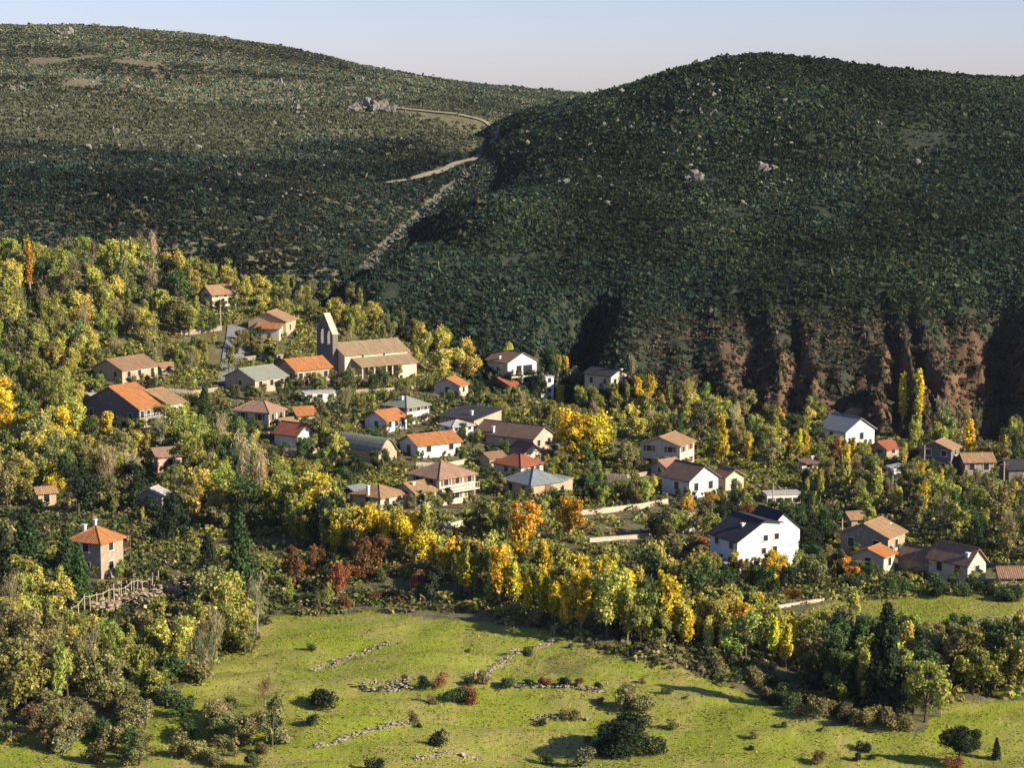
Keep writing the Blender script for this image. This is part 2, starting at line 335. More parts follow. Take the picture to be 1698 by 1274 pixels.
def broad_crown(seed, n=3400, leaf=.145):
    """crown of a tree 8 m high: many uneven, ragged clumps at the ends of limbs, some of them thin, some jutting out"""
    r = np.random.default_rng(seed); cs, ns, tt, lobes = [], [], [], []; wide, mid = r.uniform(1.5, 2.5), r.uniform(4.0, 5.2); lean = r.normal(size=2) * .35
    nl = int(r.integers(13, 20))
    for i in range(nl):
        th = r.uniform(0, 6.28); q = r.uniform(.05, 1.08) ** .6; z = r.uniform(1.7, 7.4); ww = math.sqrt(max(.06, 1 - ((z - mid) / 3.6) ** 2))
        lobes.append((np.array([math.cos(th) * q * wide * ww + lean[0] * z / 5, math.sin(th) * q * wide * ww + lean[1] * z / 5, z]), r.uniform(.42, 1.0), r.uniform(.75, 1.5), r.uniform(.45, 1.3)))
    tot = sum(l[1] ** 2 * l[3] for l in lobes)
    for c, rad, sq, dens in lobes:
        m = max(20, int(n * rad * rad * dens / tot)); d = unit(r.normal(size=(m, 3))); rr = rad * np.abs(.78 + .30 * r.normal(size=(m, 1)))
        cs.append(c + d * rr * np.array([1, 1, sq])); ns.append(unit(d + .75 * r.normal(size=(m, 3)) + np.array([0, 0, .2]))); tt.append(tints(m, r) * r.uniform(.74, 1.28))
    c, nn, t = np.concatenate(cs), np.concatenate(ns), np.concatenate(tt); v, q = cards(c, nn, r.uniform(.5, 1.35, (len(c), 1)) * leaf, r, 1.15, .15)
    mb = MB(); mb.tube([(0, 0, -.6), (.05, 0, 1.5), (lean[0] * .6, lean[1] * .6, 3.2), (lean[0], lean[1], 5)], [.22, .17, .12, .04])
    for (cc, rad, sq, dens) in lobes:
        mb.tube([(0, 0, 1.0 + .25 * cc[2]), (cc[0] * .5, cc[1] * .5, cc[2] * .78), tuple(cc), tuple(cc * np.array([1.12, 1.12, 1.0]) + np.array([0, 0, rad * sq * 1.05]))], [.09, .055, .03, .008], 4)
    return quadmesh('crown', v, q, LEAF, t), mb.mesh('trunk', BARK)
def poplar_crown(seed, width=1.25, n=2900, leaf=.115, z0=1.0, sprays=22):
    """upright feathery crown, 8 m: ascending sprays of small leaves"""
    r = np.random.default_rng(seed); cs, ns, tt = [], [], []; mb = MB(); mb.tube([(0, 0, -.6), (0, .04, 3), (.05, 0, 6.6)], [.15, .10, .03])
    for i in range(sprays):
        th = r.uniform(0, 6.28); b = r.uniform(z0, 5.6); L = r.uniform(1.6, 3.0) * (1 - .07 * b); out = width * r.uniform(.45, 1.05) * (1 - .075 * b)
        p0 = np.array([0, 0, b]); p1 = np.array([math.cos(th) * out, math.sin(th) * out, b + L]); m = n // sprays
        t = r.uniform(.15, 1, (m, 1)) ** .7; off = r.normal(size=(m, 3)) * np.array([.24, .24, .32]) * (1.25 - t * .7)
        cs.append(p0 + (p1 - p0) * np.concatenate([t ** .75, t ** .75, t], 1) + off); dd = np.array([math.cos(th), math.sin(th), .3])
        ns.append(unit(dd + .9 * r.normal(size=(m, 3)))); tt.append(tints(m, r) * r.uniform(.8, 1.25))
        mb.tube([tuple(p0), tuple(p0 + (p1 - p0) * np.array([.7, .7, .5])), tuple(p1)], [.05, .03, .01], 3)
    c, nn, t = np.concatenate(cs), np.concatenate(ns), np.concatenate(tt); v, q = cards(c, nn, r.uniform(.6, 1.3, (len(c), 1)) * leaf, r, 1.5, .5)
    return quadmesh('crown', v, q, LEAF, t), mb.mesh('trunk', PALEBARK)
def bare_crown(seed, spread=1.7, twigs=700):
    """leafless tree, 8 m: thin ascending twigs with a few last leaves"""
    r = np.random.default_rng(seed); mb = MB(); mb.tube([(0, 0, -.6), (0, .05, 2.5), (.05, 0, 6)], [.17, .12, .04]); cs, ax, tt, sz = [], [], [], []
    for i in range(16):
        th = r.uniform(0, 6.28); b = r.uniform(1.4, 5); L = r.uniform(1.6, 2.8); o = spread * r.uniform(.5, 1.1) * (1 - .08 * b)
        p0 = np.array([0, 0, b]); p1 = np.array([math.cos(th) * o, math.sin(th) * o, b + L * .85]); mb.tube([tuple(p0), tuple((p0 + p1) / 2 + np.array([0, 0, -.15])), tuple(p1)], [.07, .045, .015], 3)
        m = twigs // 16; t = r.uniform(.25, 1.1, (m, 1)); cs.append(p0 + (p1 - p0) * t + r.normal(size=(m, 3)) * .3); ax.append(unit((p1 - p0) * .5 + r.normal(size=(m, 3)) * .8 + np.array([0, 0, .6])))
    c, a = np.concatenate(cs), np.concatenate(ax); n = len(c); side = unit(np.cross(a, r.normal(size=(n, 3)))); L = r.uniform(.25, .6, (n, 1)); W = r.uniform(.018, .05, (n, 1))
    v = np.stack([c - a * L, c + side * W, c + a * L, c - side * W], 1).reshape(-1, 3); return quadmesh('crown', v, np.arange(4 * n).reshape(n, 4), LEAF, tints(n, r, .25, .08)), mb.mesh('trunk', PALEBARK)
def conifer_crown(seed, width=2.1, n=4200, leaf=.12):
    r = np.random.default_rng(seed); cs, ns = [], []; mb = MB(); mb.tube([(0, 0, -.6), (0, 0, 4), (0, 0, 7.8)], [.22, .13, .03])
    nb = 70
    for i in range(nb):
        b = .7 + 7.1 * (i / nb); th = i * 2.4 + r.uniform(-.4, .4); L = width * (1 - (b - .5) / 7.6) ** .8 * r.uniform(.65, 1.12) + .12; m = int(n / nb * (.35 + L / width * 1.2))
        t = r.uniform(.1, 1, (m, 1)); d = np.array([math.cos(th), math.sin(th), 0]); sd_ = np.array([-d[1], d[0], 0])
        cs.append(np.array([0, 0, b]) + d * t * L + sd_ * r.normal(size=(m, 1)) * .28 * L * (1.1 - t * .7) + np.array([0, 0, 1]) * (-.28 * L * t ** 2 + .12 * r.normal(size=(m, 1))))
        ns.append(unit(d * .5 + np.array([0, 0, .7]) + .7 * r.normal(size=(m, 3)))); mb.tube([(0, 0, b), tuple(np.array([0, 0, b - .2 * L]) + d * L * .9)], [.04, .01], 3)
    c, nn = np.concatenate(cs), np.concatenate(ns); v, q = cards(c, nn, r.uniform(.6, 1.3, (len(c), 1)) * leaf, r, 1.3)
    return quadmesh('crown', v, q, LEAF, tints(len(c), r, .28, .06)), mb.mesh('trunk', BARK)
def bush_crown(seed, n=1100, leaf=.085):
    """shrub 2 m high"""
    r = np.random.default_rng(seed); cs, ns = [], []; mb = MB()
    for i in range(7):
        th = r.uniform(0, 6.28); q = r.uniform(.1, .85); c = np.array([math.cos(th) * q, math.sin(th) * q, r.uniform(.35, 1.35)]); rad = r.uniform(.4, .7); m = n // 7
        d = unit(r.normal(size=(m, 3))); d[:, 2] = np.abs(d[:, 2]) * np.where(r.uniform(size=m) < .75, 1, -1); cs.append(c + d * rad * r.uniform(.5, 1.1, (m, 1))); ns.append(unit(d + .8 * r.normal(size=(m, 3))))
        mb.tube([(0, 0, -.3), tuple(c * .6), tuple(c)], [.04, .03, .01], 3)
    c, nn = np.concatenate(cs), np.concatenate(ns); v, q = cards(c, nn, r.uniform(.6, 1.3, (len(c), 1)) * leaf, r)
    return quadmesh('crown', v, q, LEAF, tints(len(c), r)), mb.mesh('stem', BARK)
def oak_crown(seed, umbrella=False):
    """holm oak 5.6 m high, dense and dark"""
    r = np.random.default_rng(seed); cs, ns, lob = [], [], []
    for i in range(20):
        th = r.uniform(0, 6.28); q = r.uniform(0, 1) ** .5
        c = np.array([math.cos(th) * q * 2.6, math.sin(th) * q * 2.6, r.uniform(2.5, 4.4) if umbrella else r.uniform(1.0, 4.4) - q * .6]); rad = r.uniform(.75, 1.3); m = int(520 * rad)
        d = unit(r.normal(size=(m, 3))); cs.append(c + d * rad * r.uniform(.55, 1.08, (m, 1)) * np.array([1, 1, .8])); ns.append(unit(d + .6 * r.normal(size=(m, 3)))); lob.append(c)
    c, nn = np.concatenate(cs), np.concatenate(ns); v, q = cards(c, nn, r.uniform(.6, 1.3, (len(c), 1)) * .105, r); mb = MB()
    mb.tube([(0, 0, -.5), (.1, 0, 1), (0, .1, 1.8)], [.28, .22, .18])
    for k in lob[:9]: mb.tube([(0, .1, 1.5), tuple(k * np.array([.5, .5, .75])), tuple(k)], [.13, .08, .02], 4)
    return quadmesh('crown', v, q, LEAF, tints(len(c), r)), mb.mesh('trunk', BARK)

KIND = dict(
  broad=('broadleaf_tree', 'tree', 8.0, [broad_crown(100 + i) for i in range(9)]),
  poplar=('poplar_tree', 'poplar', 8.0, [poplar_crown(200 + i) for i in range(5)]),
  column=('column_poplar', 'poplar', 8.0, [poplar_crown(260 + i, .42, 2200, .105, .4, 26) for i in range(2)]),
  bare=('bare_tree', 'bare tree', 8.0, [bare_crown(300 + i) for i in range(4)]),
  barecol=('bare_poplar', 'bare tree', 8.0, [bare_crown(340 + i, .7, 600) for i in range(2)]),
  conifer=('conifer_tree', 'conifer', 8.0, [conifer_crown(400 + i, 2.0 + .25 * i) for i in range(3)]),
  bush=('bush', 'bush', 2.0, [bush_crown(500 + i) for i in range(6)]),
  shrub=('garden_shrub', 'shrub', 6.9, []), oak=('holm_oak', 'oak', 5.4, [oak_crown(600)]), umbrella=('umbrella_oak', 'oak', 5.4, [oak_crown(610, True)]))
KIND['shrub'][3].extend(KIND['broad'][3][:4])
COLOURS = dict(gold=(.60, .46, .04), orange=(.54, .30, .035), yellow=(.45, .41, .09), lime=(.275, .295, .065), green=(.13, .18, .045), olive=(.235, .225, .08), dark=(.034, .05, .024), deep=(.07, .11, .036),
  russet=(.24, .11, .045), brown=(.19, .165, .065), grey=(.27, .25, .12), tan=(.46, .39, .21), pine=(.045, .085, .03))
CWORD = dict(gold='golden yellow', orange='orange', yellow='pale yellow', lime='yellow green', green='mid green', olive='olive green', dark='dark green', deep='deep green', russet='russet red', brown='brown', grey='greyish', tan='straw', pine='pine green')
KWORD = dict(broad='leafy tree', poplar='upright poplar', column='column poplar', bare='bare tree', barecol='bare poplar', conifer='conifer', bush='bush', shrub='shrub', oak='holm oak', umbrella='umbrella oak')
PLANTS = []           # (kind, colour, px, py, root) for the labels
WRECTS = []           # walls, yards and fields kept in view
RECTS = []            # sight rectangles of the buildings: x0, y0, x1, y1, depth
MARKS = []            # (px, py, phrase)
def plant(kind, col, px, py, hpx, P=None, label=None):
    nm, cat, H, var = KIND[kind]
    if kind == 'broad' and col in ('yellow', 'gold', 'orange', 'russet', 'lime'): nm, cat = ('golden_tree', 'golden tree') if col in ('gold', 'orange', 'russet') else ('autumn_tree', 'autumn tree')
    if kind == 'broad' and col == 'lime': nm, cat = 'leafy_tree', 'leafy tree'
    if kind == 'broad' and col in ('dark', 'deep'): nm, cat = 'dark_green_tree', 'dark green tree'  # same broadleaf trees, set apart only by dark leaf colour
    X, Y, Z = P or ground(px, py)
    d = topix(X, Y, Z)[2]; s = hpx / FPX * d / H
    me, tr = var[rng.integers(len(var))]
    o = empty(nm, (X, Y, Z - .1), float(rng.uniform(0, 6.28))); wv = rng.uniform(.88, 1.14); wv *= 1.22 if kind == 'oak' else 1; o.scale = (s * wv, s * wv, s)
    c = bpy.data.objects.new('crown', me); link(c, o)
    hj = .07 * rng.normal(); b = np.array(COLOURS[col]) * rng.uniform(.8, 1.22) * np.array([1 + hj, 1 - .4 * hj, 1]); c.color = (*np.clip(b, .01, .9), 1)
    t = bpy.data.objects.new(tr.name.split('.')[0], tr); link(t, o)
    o['category'] = cat
    if label: o['label'] = label
    PLANTS.append((kind, col, px, py, o, label)); return o

# ------------------------------------------------------------------ houses
def window(root, face, u, z, w_, h_, R, L, shutter=False, name='window'):
    """opening on the right hand wall ('r', local y = 0) or the left hand wall ('l', local x = 0)"""
    def pt(a, d, zz): return (a, -d, zz) if face == 'r' else (-d, a, zz)
    def bx(mb, a0, a1, d0, d1, z0, z1):
        p, q = pt(a0, d0, z0), pt(a1, d1, z1); mb.box(min(p[0], q[0]), max(p[0], q[0]), min(p[1], q[1]), max(p[1], q[1]), z0, z1)
    m = MB(); t = .09
    bx(m, u - w_ / 2 - t, u - w_ / 2, -.02, .06, z, z + h_); bx(m, u + w_ / 2, u + w_ / 2 + t, -.02, .06, z, z + h_)
    bx(m, u - w_ / 2 - t, u + w_ / 2 + t, -.02, .07, z + h_, z + h_ + .12); bx(m, u - w_ / 2 - t - .05, u + w_ / 2 + t + .05, -.02, .12, z - .1, z)
    f = m.build(name, WOOD if name == 'door' else TRIM, root)
    g = MB(); bx(g, u - w_ / 2 + .002, u + w_ / 2 - .002, -.02, .018, z + .002, z + h_ - .002); g.build('panel' if name == 'door' else 'pane', SHUT if name == 'door' else GLASS, f)
    if shutter:
        for sg in (-1, 1):
            s = MB(); a = u + sg * (w_ / 2 + .12 + w_ * .24); bx(s, a - w_ * .24, a + w_ * .24, .005, .05, z, z + h_); s.build('shutter', SHUT, f)
def block(root, x0, y0, R, L, h, wall, roof, rtype='r', pitch=.40, rise=None, apex=.5, eave2=None, over=.4, base=-2.5, wname='wall', rname='roof'):
    """one volume of a house: walls with their gables, and a roof of tiled slabs"""
    wm, rm = WALL[wall], ROOF[roof]; w_, rf = MB(), MB(); x1, y1 = x0 + R, y0 + L
    def wallpoly(a, b, prof):
        bot = [(a[0], a[1], base), (b[0], b[1], base)]
        top = [(a[0] + (b[0] - a[0]) * t, a[1] + (b[1] - a[1]) * t, z) for t, z in prof]
        w_.poly(bot + top[::-1])
    A, B, C, D = (x0, y0), (x1, y0), (x1, y1), (x0, y1)
    fl = [(0, h), (1, h)]
    if rtype in ('r', 'l'):
        span = L if rtype == 'r' else R; rs = rise if rise is not None else pitch * span / 2; e2 = h if eave2 is None else eave2
        pr = [(0, h), (apex, h + rs), (1, e2)]; rev = [(1 - t, z) for t, z in pr][::-1]; k1, k2 = rs / (apex * span), (h + rs - e2) / ((1 - apex) * span)
        ap = apex * span; T = .16
        if rtype == 'r':
            wallpoly(A, B, fl); wallpoly(B, C, pr); wallpoly(C, D, [(0, e2), (1, e2)]); wallpoly(D, A, rev); u0, u1 = x0 - over, x1 + over
            P = lambda u, d, z: (u, y0 + d, z)
        else:
            wallpoly(A, B, pr); wallpoly(B, C, [(0, e2), (1, e2)]); wallpoly(C, D, rev); wallpoly(D, A, fl); u0, u1 = y0 - over, y1 + over
            P = lambda u, d, z: (x0 + d, u, z)
        s1, s2 = math.hypot(ap + over, k1 * (ap + over)), math.hypot(span - ap + over, k2 * (span - ap + over))
        rf.slab([P(u0, -over, h - k1 * over + T), P(u1, -over, h - k1 * over + T), P(u1, ap, h + rs + T), P(u0, ap, h + rs + T)], [(u0, 0), (u1, 0), (u1, s1), (u0, s1)])
        rf.slab([P(u1, span + over, e2 - k2 * over + T), P(u0, span + over, e2 - k2 * over + T), P(u0, ap, h + rs + T), P(u1, ap, h + rs + T)], [(u1, 0), (u0, 0), (u0, s2), (u1, s2)])
        n = max(3, int((u1 - u0) / .5)); q0, q1 = P(u0 + .02, ap, h + rs + T + .03), P(u1 - .02, ap, h + rs + T + .03); rf.tube([q0, q1], [.11, .11], 5)
    elif rtype == 'hip':
        for a, b in ((A, B), (B, C), (C, D), (D, A)): wallpoly(a, b, fl)
        o, T = over, .16; mn = min(R, L) / 2; rs = rise if rise is not None else pitch * mn; k = rs / mn; ze = h - k * o + T; zt = h + rs + T
        e = [(x0 - o, y0 - o, ze), (x1 + o, y0 - o, ze), (x1 + o, y1 + o, ze), (x0 - o, y1 + o, ze)]
        if R >= L: r0, r1 = (x0 + mn, y0 + mn, zt), (max(x1 - mn, x0 + mn + .02), y0 + mn, zt); pl = [[e[0], e[1], r1, r0], [e[1], e[2], r1], [e[2], e[3], r0, r1], [e[3], e[0], r0]]; al = [0, 1, 0, 1]
        else: r0, r1 = (x0 + mn, y0 + mn, zt), (x0 + mn, max(y1 - mn, y0 + mn + .02), zt); pl = [[e[0], e[1], r0], [e[1], e[2], r1, r0], [e[2], e[3], r1], [e[3], e[0], r0, r1]]; al = [0, 1, 0, 1]
        for p, x in zip(pl, al): rf.slab(p, [(q[x], math.hypot(q[1 - x], q[2]) * 1.0) for q in p])
        rf.tube([r0, r1], [.11, .11], 5)
        for c_, r_e in ((0, r0), (1, r1 if R >= L else r0), (2, r1), (3, r0 if R >= L else r1)): rf.tube([e[c_], r_e], [.1, .1], 4)
    elif rtype in ('shed_r', 'shed_f'):          # shed_r rises along x, shed_f rises away from the right hand wall
        rs = rise if rise is not None else pitch * (R if rtype == 'shed_r' else L); o, T = over, .16
        if rtype == 'shed_r':
            wallpoly(A, B, [(0, h), (1, h + rs)]); wallpoly(B, C, [(0, h + rs), (1, h + rs)]); wallpoly(C, D, [(0, h + rs), (1, h)]); wallpoly(D, A, fl); k = rs / R
            p = [(x0 - o, y0 - o, h - k * o + T), (x1 + o, y0 - o, h + rs + k * o + T), (x1 + o, y1 + o, h + rs + k * o + T), (x0 - o, y1 + o, h - k * o + T)]; rf.slab(p, [(q[1], q[0]) for q in p])
        else:
            wallpoly(A, B, fl); wallpoly(B, C, [(0, h), (1, h + rs)]); wallpoly(C, D, [(0, h + rs), (1, h + rs)]); wallpoly(D, A, [(0, h + rs), (1, h)]); k = rs / L
            p = [(x0 - o, y0 - o, h - k * o + T), (x1 + o, y0 - o, h - k * o + T), (x1 + o, y1 + o, h + rs + k * o + T), (x0 - o, y1 + o, h + rs + k * o + T)]; rf.slab(p, [(q[0], q[1]) for q in p])
    elif rtype == 'flat':
        for a, b in ((A, B), (B, C), (C, D), (D, A)): wallpoly(a, b, fl)
        p = [(x0 - .15, y0 - .15, h + .2), (x1 + .15, y0 - .15, h + .2), (x1 + .15, y1 + .15, h + .2), (x0 - .15, y1 + .15, h + .2)]; rf.slab(p, [(q[0], q[1]) for q in p], .22)
    elif rtype == 'arch':                        # vaulted sheet roof, ridge along y
        n = 9; rs = rise or 1.5; pr = [(i / n, h + rs * math.sin(math.pi * i / n)) for i in range(n + 1)]
        wallpoly(A, B, pr); wallpoly(B, C, fl); wallpoly(C, D, pr); wallpoly(D, A, fl)
        for i in range(n):
            a, b = pr[i], pr[i + 1]; p = [(x0 + a[0] * R, y0 - over, a[1] + .16), (x0 + b[0] * R, y0 - over, b[1] + .16), (x0 + b[0] * R, y1 + over, b[1] + .16), (x0 + a[0] * R, y1 + over, a[1] + .16)]; rf.slab(p, [(q[1], q[0]) for q in p], .1)
    w_.build(wname, wm, root); return rf.build(rname, rm, root)
def chimney(roof, x, y, z, w_=.4, h_=.55, wall='white'):
    m = MB(); m.box(x - w_ / 2, x + w_ / 2, y - w_ / 2, y + w_ / 2, z - 1.2, z + h_); m.box(x - w_ / 2 - .09, x + w_ / 2 + .09, y - w_ / 2 - .09, y + w_ / 2 + .09, z + h_ + .002, z + h_ + .14); m.build('chimney', WALL[wall], roof)
class House: pass
def house(label, px, py, wl, wr, hpx, wall, roof, rtype='r', k=1.0, mark=None, name='house', win=(2, 1), storeys=1, shutter=False, chim=(), door=None, cat='house', seen=.5, a=None, **kw):
    """px, py: foot of the corner between the two walls one sees; wl, wr: how wide they look; k: depth over width of the plan"""
    X, Y, Z = ground(px, py); d = topix(X, Y, Z)[2]; s = FPX / d; th = math.atan2(X, Y)
    a = math.atan(wl / (wr * k)) if a is None else R_(a); A = a - th; tt = X / Y
    R = wr / (s * (math.cos(A) - tt * math.sin(A))); L = wl / (s * (math.sin(A) + tt * math.cos(A))); h = hpx / s
    o = empty(name, (X, Y, Z), A, label=label, cat=cat)
    g = House(); g.o, g.R, g.L, g.h, g.s, g.px, g.py = o, R, L, h, s, px, py
    g.roof = block(o, 0, 0, R, L, h, wall, roof, rtype, **kw)
    sh = h / storeys
    for st in range(storeys):
        for face, n, ln in (('r', win[0], R), ('l', win[1], L)):
            for i in range(n):
                if door and st == 0 and face == door[0] and i == door[1]: continue
                wd = min(.95, ln / (n * 2.2)); window(o, face, ln * (i + .5) / n + random.uniform(-.06, .06) * ln / n, st * sh + sh * .36 + (.2 if st else .1), wd, min(1.25, sh * .45), R, L, shutter)
    if door: n = win[0] if door[0] == 'r' else win[1]; window(o, door[0], (R if door[0] == 'r' else L) * (door[1] + .5) / n, .05, 1.0, min(2.1, sh * .8), R, L, name='door')
    for cx, cy, cz in chim: chimney(g.roof, cx * R, cy * L, h + cz * .62)
    rs = .22 * min(wl, wr) if rtype != 'flat' else 2
    RECTS.append((px - wl, py - hpx - rs, px + wr, py - hpx * (1 - seen), d, wl + wr))
    if mark: MARKS.append((px + (wr - wl) / 2, py - hpx / 2, mark))
    print('HOUSE %-26s R %.1f L %.1f h %.1f Y %.0f s %.1f' % (mark or label[:26], R, L, h, Y, s)); return g

# ------------------------------------------------------------------ the village, house by house
house('small cream house with tan roof standing highest on the left edge of the village', 352, 510, 19, 45, 22, 'cream', 'tan', 'r', .75, 'the highest cream house', win=(3, 1), storeys=2, shutter=True, pitch=.62)
g = house('tan roofed house with a wide shaded gable above the grey lane', 474, 560, 62, 17, 27, 'tan', 'tan', 'r', 1.3, 'the wide gabled house', win=(1, 2), pitch=.42)
block(g.o, -2.6, .6, 2.6, g.L * .62, g.h * .62, 'cream', 'orange', 'shed_r', pitch=.35, wname='porch_wall', rname='porch_roof')
# church: nave, chancel, portico, bell gable
g = house('long pale stone church with a bell gable and a columned portico', 572, 626, 36, 106, 37, 'cream', 'church', 'r', .57, 'the stone church', a=32, name='church', cat='church', win=(0, 0), pitch=.46)
rf = g.roof; R, L, h = g.R, g.L, g.h
window(g.o, 'r', R * .28, h * .8, .5, .7, R, L); window(g.o, 'r', R * .62, h * .82, .5, .7, R, L)
pw, pd, ph = R * .86, 3.4, h * .52
pr_ = block(g.o, R * .13, -pd, pw, pd - .02, ph, 'cream', 'brown', 'shed_f', pitch=.33, over=.3, wname='portico_back', rname='portico_roof') if False else None
m = MB(); m.slab([(R * .1, -pd - .4, ph), (R * 1.03, -pd - .4, ph), (R * 1.03, -.02, ph + 1.5), (R * .1, -.02, ph + 1.5)], [(0, 0), (pw, 0), (pw, pd), (0, pd)]); m.build('portico_roof', ROOF['church'], g.o)
m = MB(); m.box(R * .72, R, -pd, -.02, -2.5, ph - .1); m.poly([(R, -pd, ph - .1), (R, -.02, ph - .1), (R, -.02, ph + 1.3)]); m.build('portico_wall', WALL['cream'], g.o)
for i in range(7):
    m = MB(); x = R * (.14 + .095 * i); m.box(x - .14, x + .14, -pd, -pd + .28, -2, ph - .25); m.box(x - .22, x + .22, -pd - .08, -pd + .36, ph - .25, ph - .1); m.build('column', WALL['pale'], g.o)
window(g.o, 'r', R * .38, .1, 1.3, 2.3, R, L, name='door')
block(g.o, R + .01, L * .12, R * .09, L * .7, h * .8, 'white', 'brown', 'r', pitch=.42, wname='apse_wall', rname='apse_roof')
bt = MB(); s = g.s; BW, BH = L * .74, 100 / s; t0, t1 = -1.3, -.02       # bell gable stands on the west wall, long side along local y
yb = L * .30; prof = [(yb, -2), (yb + BW, -2), (yb + BW, BH * .78), (yb + BW * .52, BH * 1.03), (yb, BH * .70)]
def gable_wall(mb, prof, x0, x1, holes):
    """wall of the bell gable as strips around its two arched openings"""
    ys = sorted({p[0] for p in prof} | {y for a in holes for y in (a[0], a[1])} | {a[0] + (a[1] - a[0]) * k / 6 for a in holes for k in range(1, 6)})
    def top(y):
        pk = prof[2:]; pk = sorted(pk)
        for (ya, za), (yc, zc) in zip(pk, pk[1:]):
            if ya <= y <= yc: return za + (zc - za) * (y - ya) / (yc - ya)
        return pk[-1][1]
    def arch(a, y):
        c, r = (a[0] + a[1]) / 2, (a[1] - a[0]) / 2; return a[3] - r + math.sqrt(max(0, r * r - (y - c) ** 2))
    for y0, y1 in zip(ys, ys[1:]):
        ym = (y0 + y1) / 2; hole = next((a for a in holes if a[0] < ym < a[1]), None)
        segs = [(lambda y: -2, lambda y, a=hole: a[2]), (lambda y, a=hole: arch(a, y), top)] if hole else [(lambda y: -2, top)]
        for lo, hi in segs:
            for x, fl in ((x0, 1), (x1, 0)):
                p = [(x, y0, lo(y0)), (x, y1, lo(y1)), (x, y1, hi(y1)), (x, y0, hi(y0))]; mb.poly(p[::-1] if fl else p)
            mb.poly([(x0, y0, hi(y0)), (x0, y1, hi(y1)), (x1, y1, hi(y1)), (x1, y0, hi(y0))]); mb.poly([(x0, y0, lo(y0)), (x1, y0, lo(y0)), (x1, y1, lo(y1)), (x0, y1, lo(y1))])
    for y in (ys[0], ys[-1]): mb.poly([(x0, y, -2), (x1, y, -2), (x1, y, top(y)), (x0, y, top(y))])
    for a in holes:
        for y in (a[0], a[1]): mb.poly([(x0, y, a[2]), (x1, y, a[2]), (x1, y, a[3] - (a[1] - a[0]) / 2), (x0, y, a[3] - (a[1] - a[0]) / 2)])
ho = [(yb + BW * .16, yb + BW * .43, BH * .52, BH * .80), (yb + BW * .57, yb + BW * .84, BH * .52, BH * .82)]
gable_wall(bt, prof, t0, t1, ho); bgab = bt.build('bell_gable', WALL['dark'], g.o)  # shade of this face put into the dark masonry colour
cm = MB(); kk = prof[2:]
for (ya, za), (yc, zc) in zip(sorted(kk), sorted(kk)[1:]): cm.slab([(t0 - .12, ya, za + .18), (t1 + .12, ya, za + .18), (t1 + .12, yc, zc + .18), (t0 - .12, yc, zc + .18)], [(0, 0)] * 4, .16)
cm.build('coping', WALL['pale'], bgab)

house('orange tiled house on the slope just below the bell gable', 490, 640, 32, 60, 26, 'stone', 'orange', 'r', .8, 'the orange churchside roof', win=(3, 2), pitch=.5)
house('low house with a weathered grey sheet roof beside the lane', 423, 652, 50, 54, 22, 'tan', 'grey', 'r', 1.0, 'the grey sheet roof', win=(3, 1), pitch=.4)
house('long low house with a worn brown tile roof among the left hand trees', 203, 636, 48, 60, 22, 'tan', 'brown', 'r', .8, 'the long brown roof', win=(3, 2), pitch=.44)
g = house('large two storey house with shaded grey gable and lit porch under an orange roof', 231, 712, 95, 42, 34, 'dark', 'orange', 'r', 1.0, 'the large grey gable', a=44, win=(0, 3), storeys=1, pitch=.46, chim=[(.1, .5, 2.6)])  # dark walls carry the gable's shade in their colour
block(g.o, g.R + .02, -1.2, 40 / g.s, g.L * .8, g.h * 1.06, 'cream', 'tan', 'r', pitch=.34, wname='wing_wall', rname='wing_roof')
for u, z, q in ((1.5, .52, .8), (4.2, .5, 1.5)):
    mm = MB(); x = g.R + u; mm.box(x - q / 2, x + q / 2, -1.23, -1.21, g.h * z, g.h * z + 1.3); mm.build('window', GLASS, g.o)
m = MB(); m.box(.2, g.R, -1.15, -.02, g.h * .42, g.h * .46)
for i in range(14): x = .3 + i * (g.R - .5) / 13; m.box(x - .03, x + .03, -1.12, -1.06, g.h * .46, g.h * .46 + .9)
m.box(.2, g.R, -1.13, -1.05, g.h * .46 + .9, g.h * .46 + .97); m.build('balcony', TRIM, g.o)
for i in range(4): window(g.o, 'r', g.R * (i + .5) / 4, .3, .9, g.h * .3, g.R, g.L); window(g.o, 'r', g.R * (i + .5) / 4, g.h * .52, .8, 1.3, g.R, g.L)
house('white house with a pinkish hipped roof below the grey sheet roof', 446, 708, 58, 27, 24, 'cream', 'pink', 'hip', 1.4, 'the pink hipped roof', win=(2, 2), shutter=True, pitch=.55)
house('tiny red roofed house whose white gable faces right', 493, 744, 38, 28, 22, 'white', 'red', 'l', 1.25, 'the tiny white gable', win=(0, 0), pitch=.75)
g = house('bright orange roofed house joined to a taller white house', 641, 718, 36, 34, 20, 'white', 'orange', 'r', 1.0, 'the bright orange roof', win=(3, 1), pitch=.5)
g = house('tall white house with a grey green hipped roof behind the orange one', 675, 706, 38, 37, 30, 'white', 'grey', 'hip', 1.0, 'the tall white house', win=(3, 2), storeys=2, shutter=True, pitch=.5, chim=[(.3, .5, 1.6)])
house('low white house with a broad orange brown roof in the village centre', 693, 760, 30, 72, 21, 'white', 'orange', 'r', .7, 'the broad orange roof', win=(2, 1), pitch=.42, door=('l', 0))
house('white two storey house with a pale sheet roof and blue shutters', 751, 736, 20, 34, 28, 'white', 'pale', 'hip', .9, 'the blue shuttered house', win=(3, 1), storeys=2, pitch=.35)
house('tan rendered house with a flat dark slate roof', 786, 724, 58, 46, 27, 'tan', 'dark', 'shed_r', 1.0, 'the shade dark roof', win=(0, 2), pitch=.13, chim=[(.3, .3, 1.0)])  # slope faces away from the sun: its shade is in the roof colour
house('old dark barn with a sagging brown roof and a pink gable', 884, 752, 98, 35, 24, 'pink', 'darkbrown', 'l', 2.0, 'the old dark barn', name='barn', cat='barn', win=(2, 3), pitch=.55, chim=[(.05, .7, 1.2)])
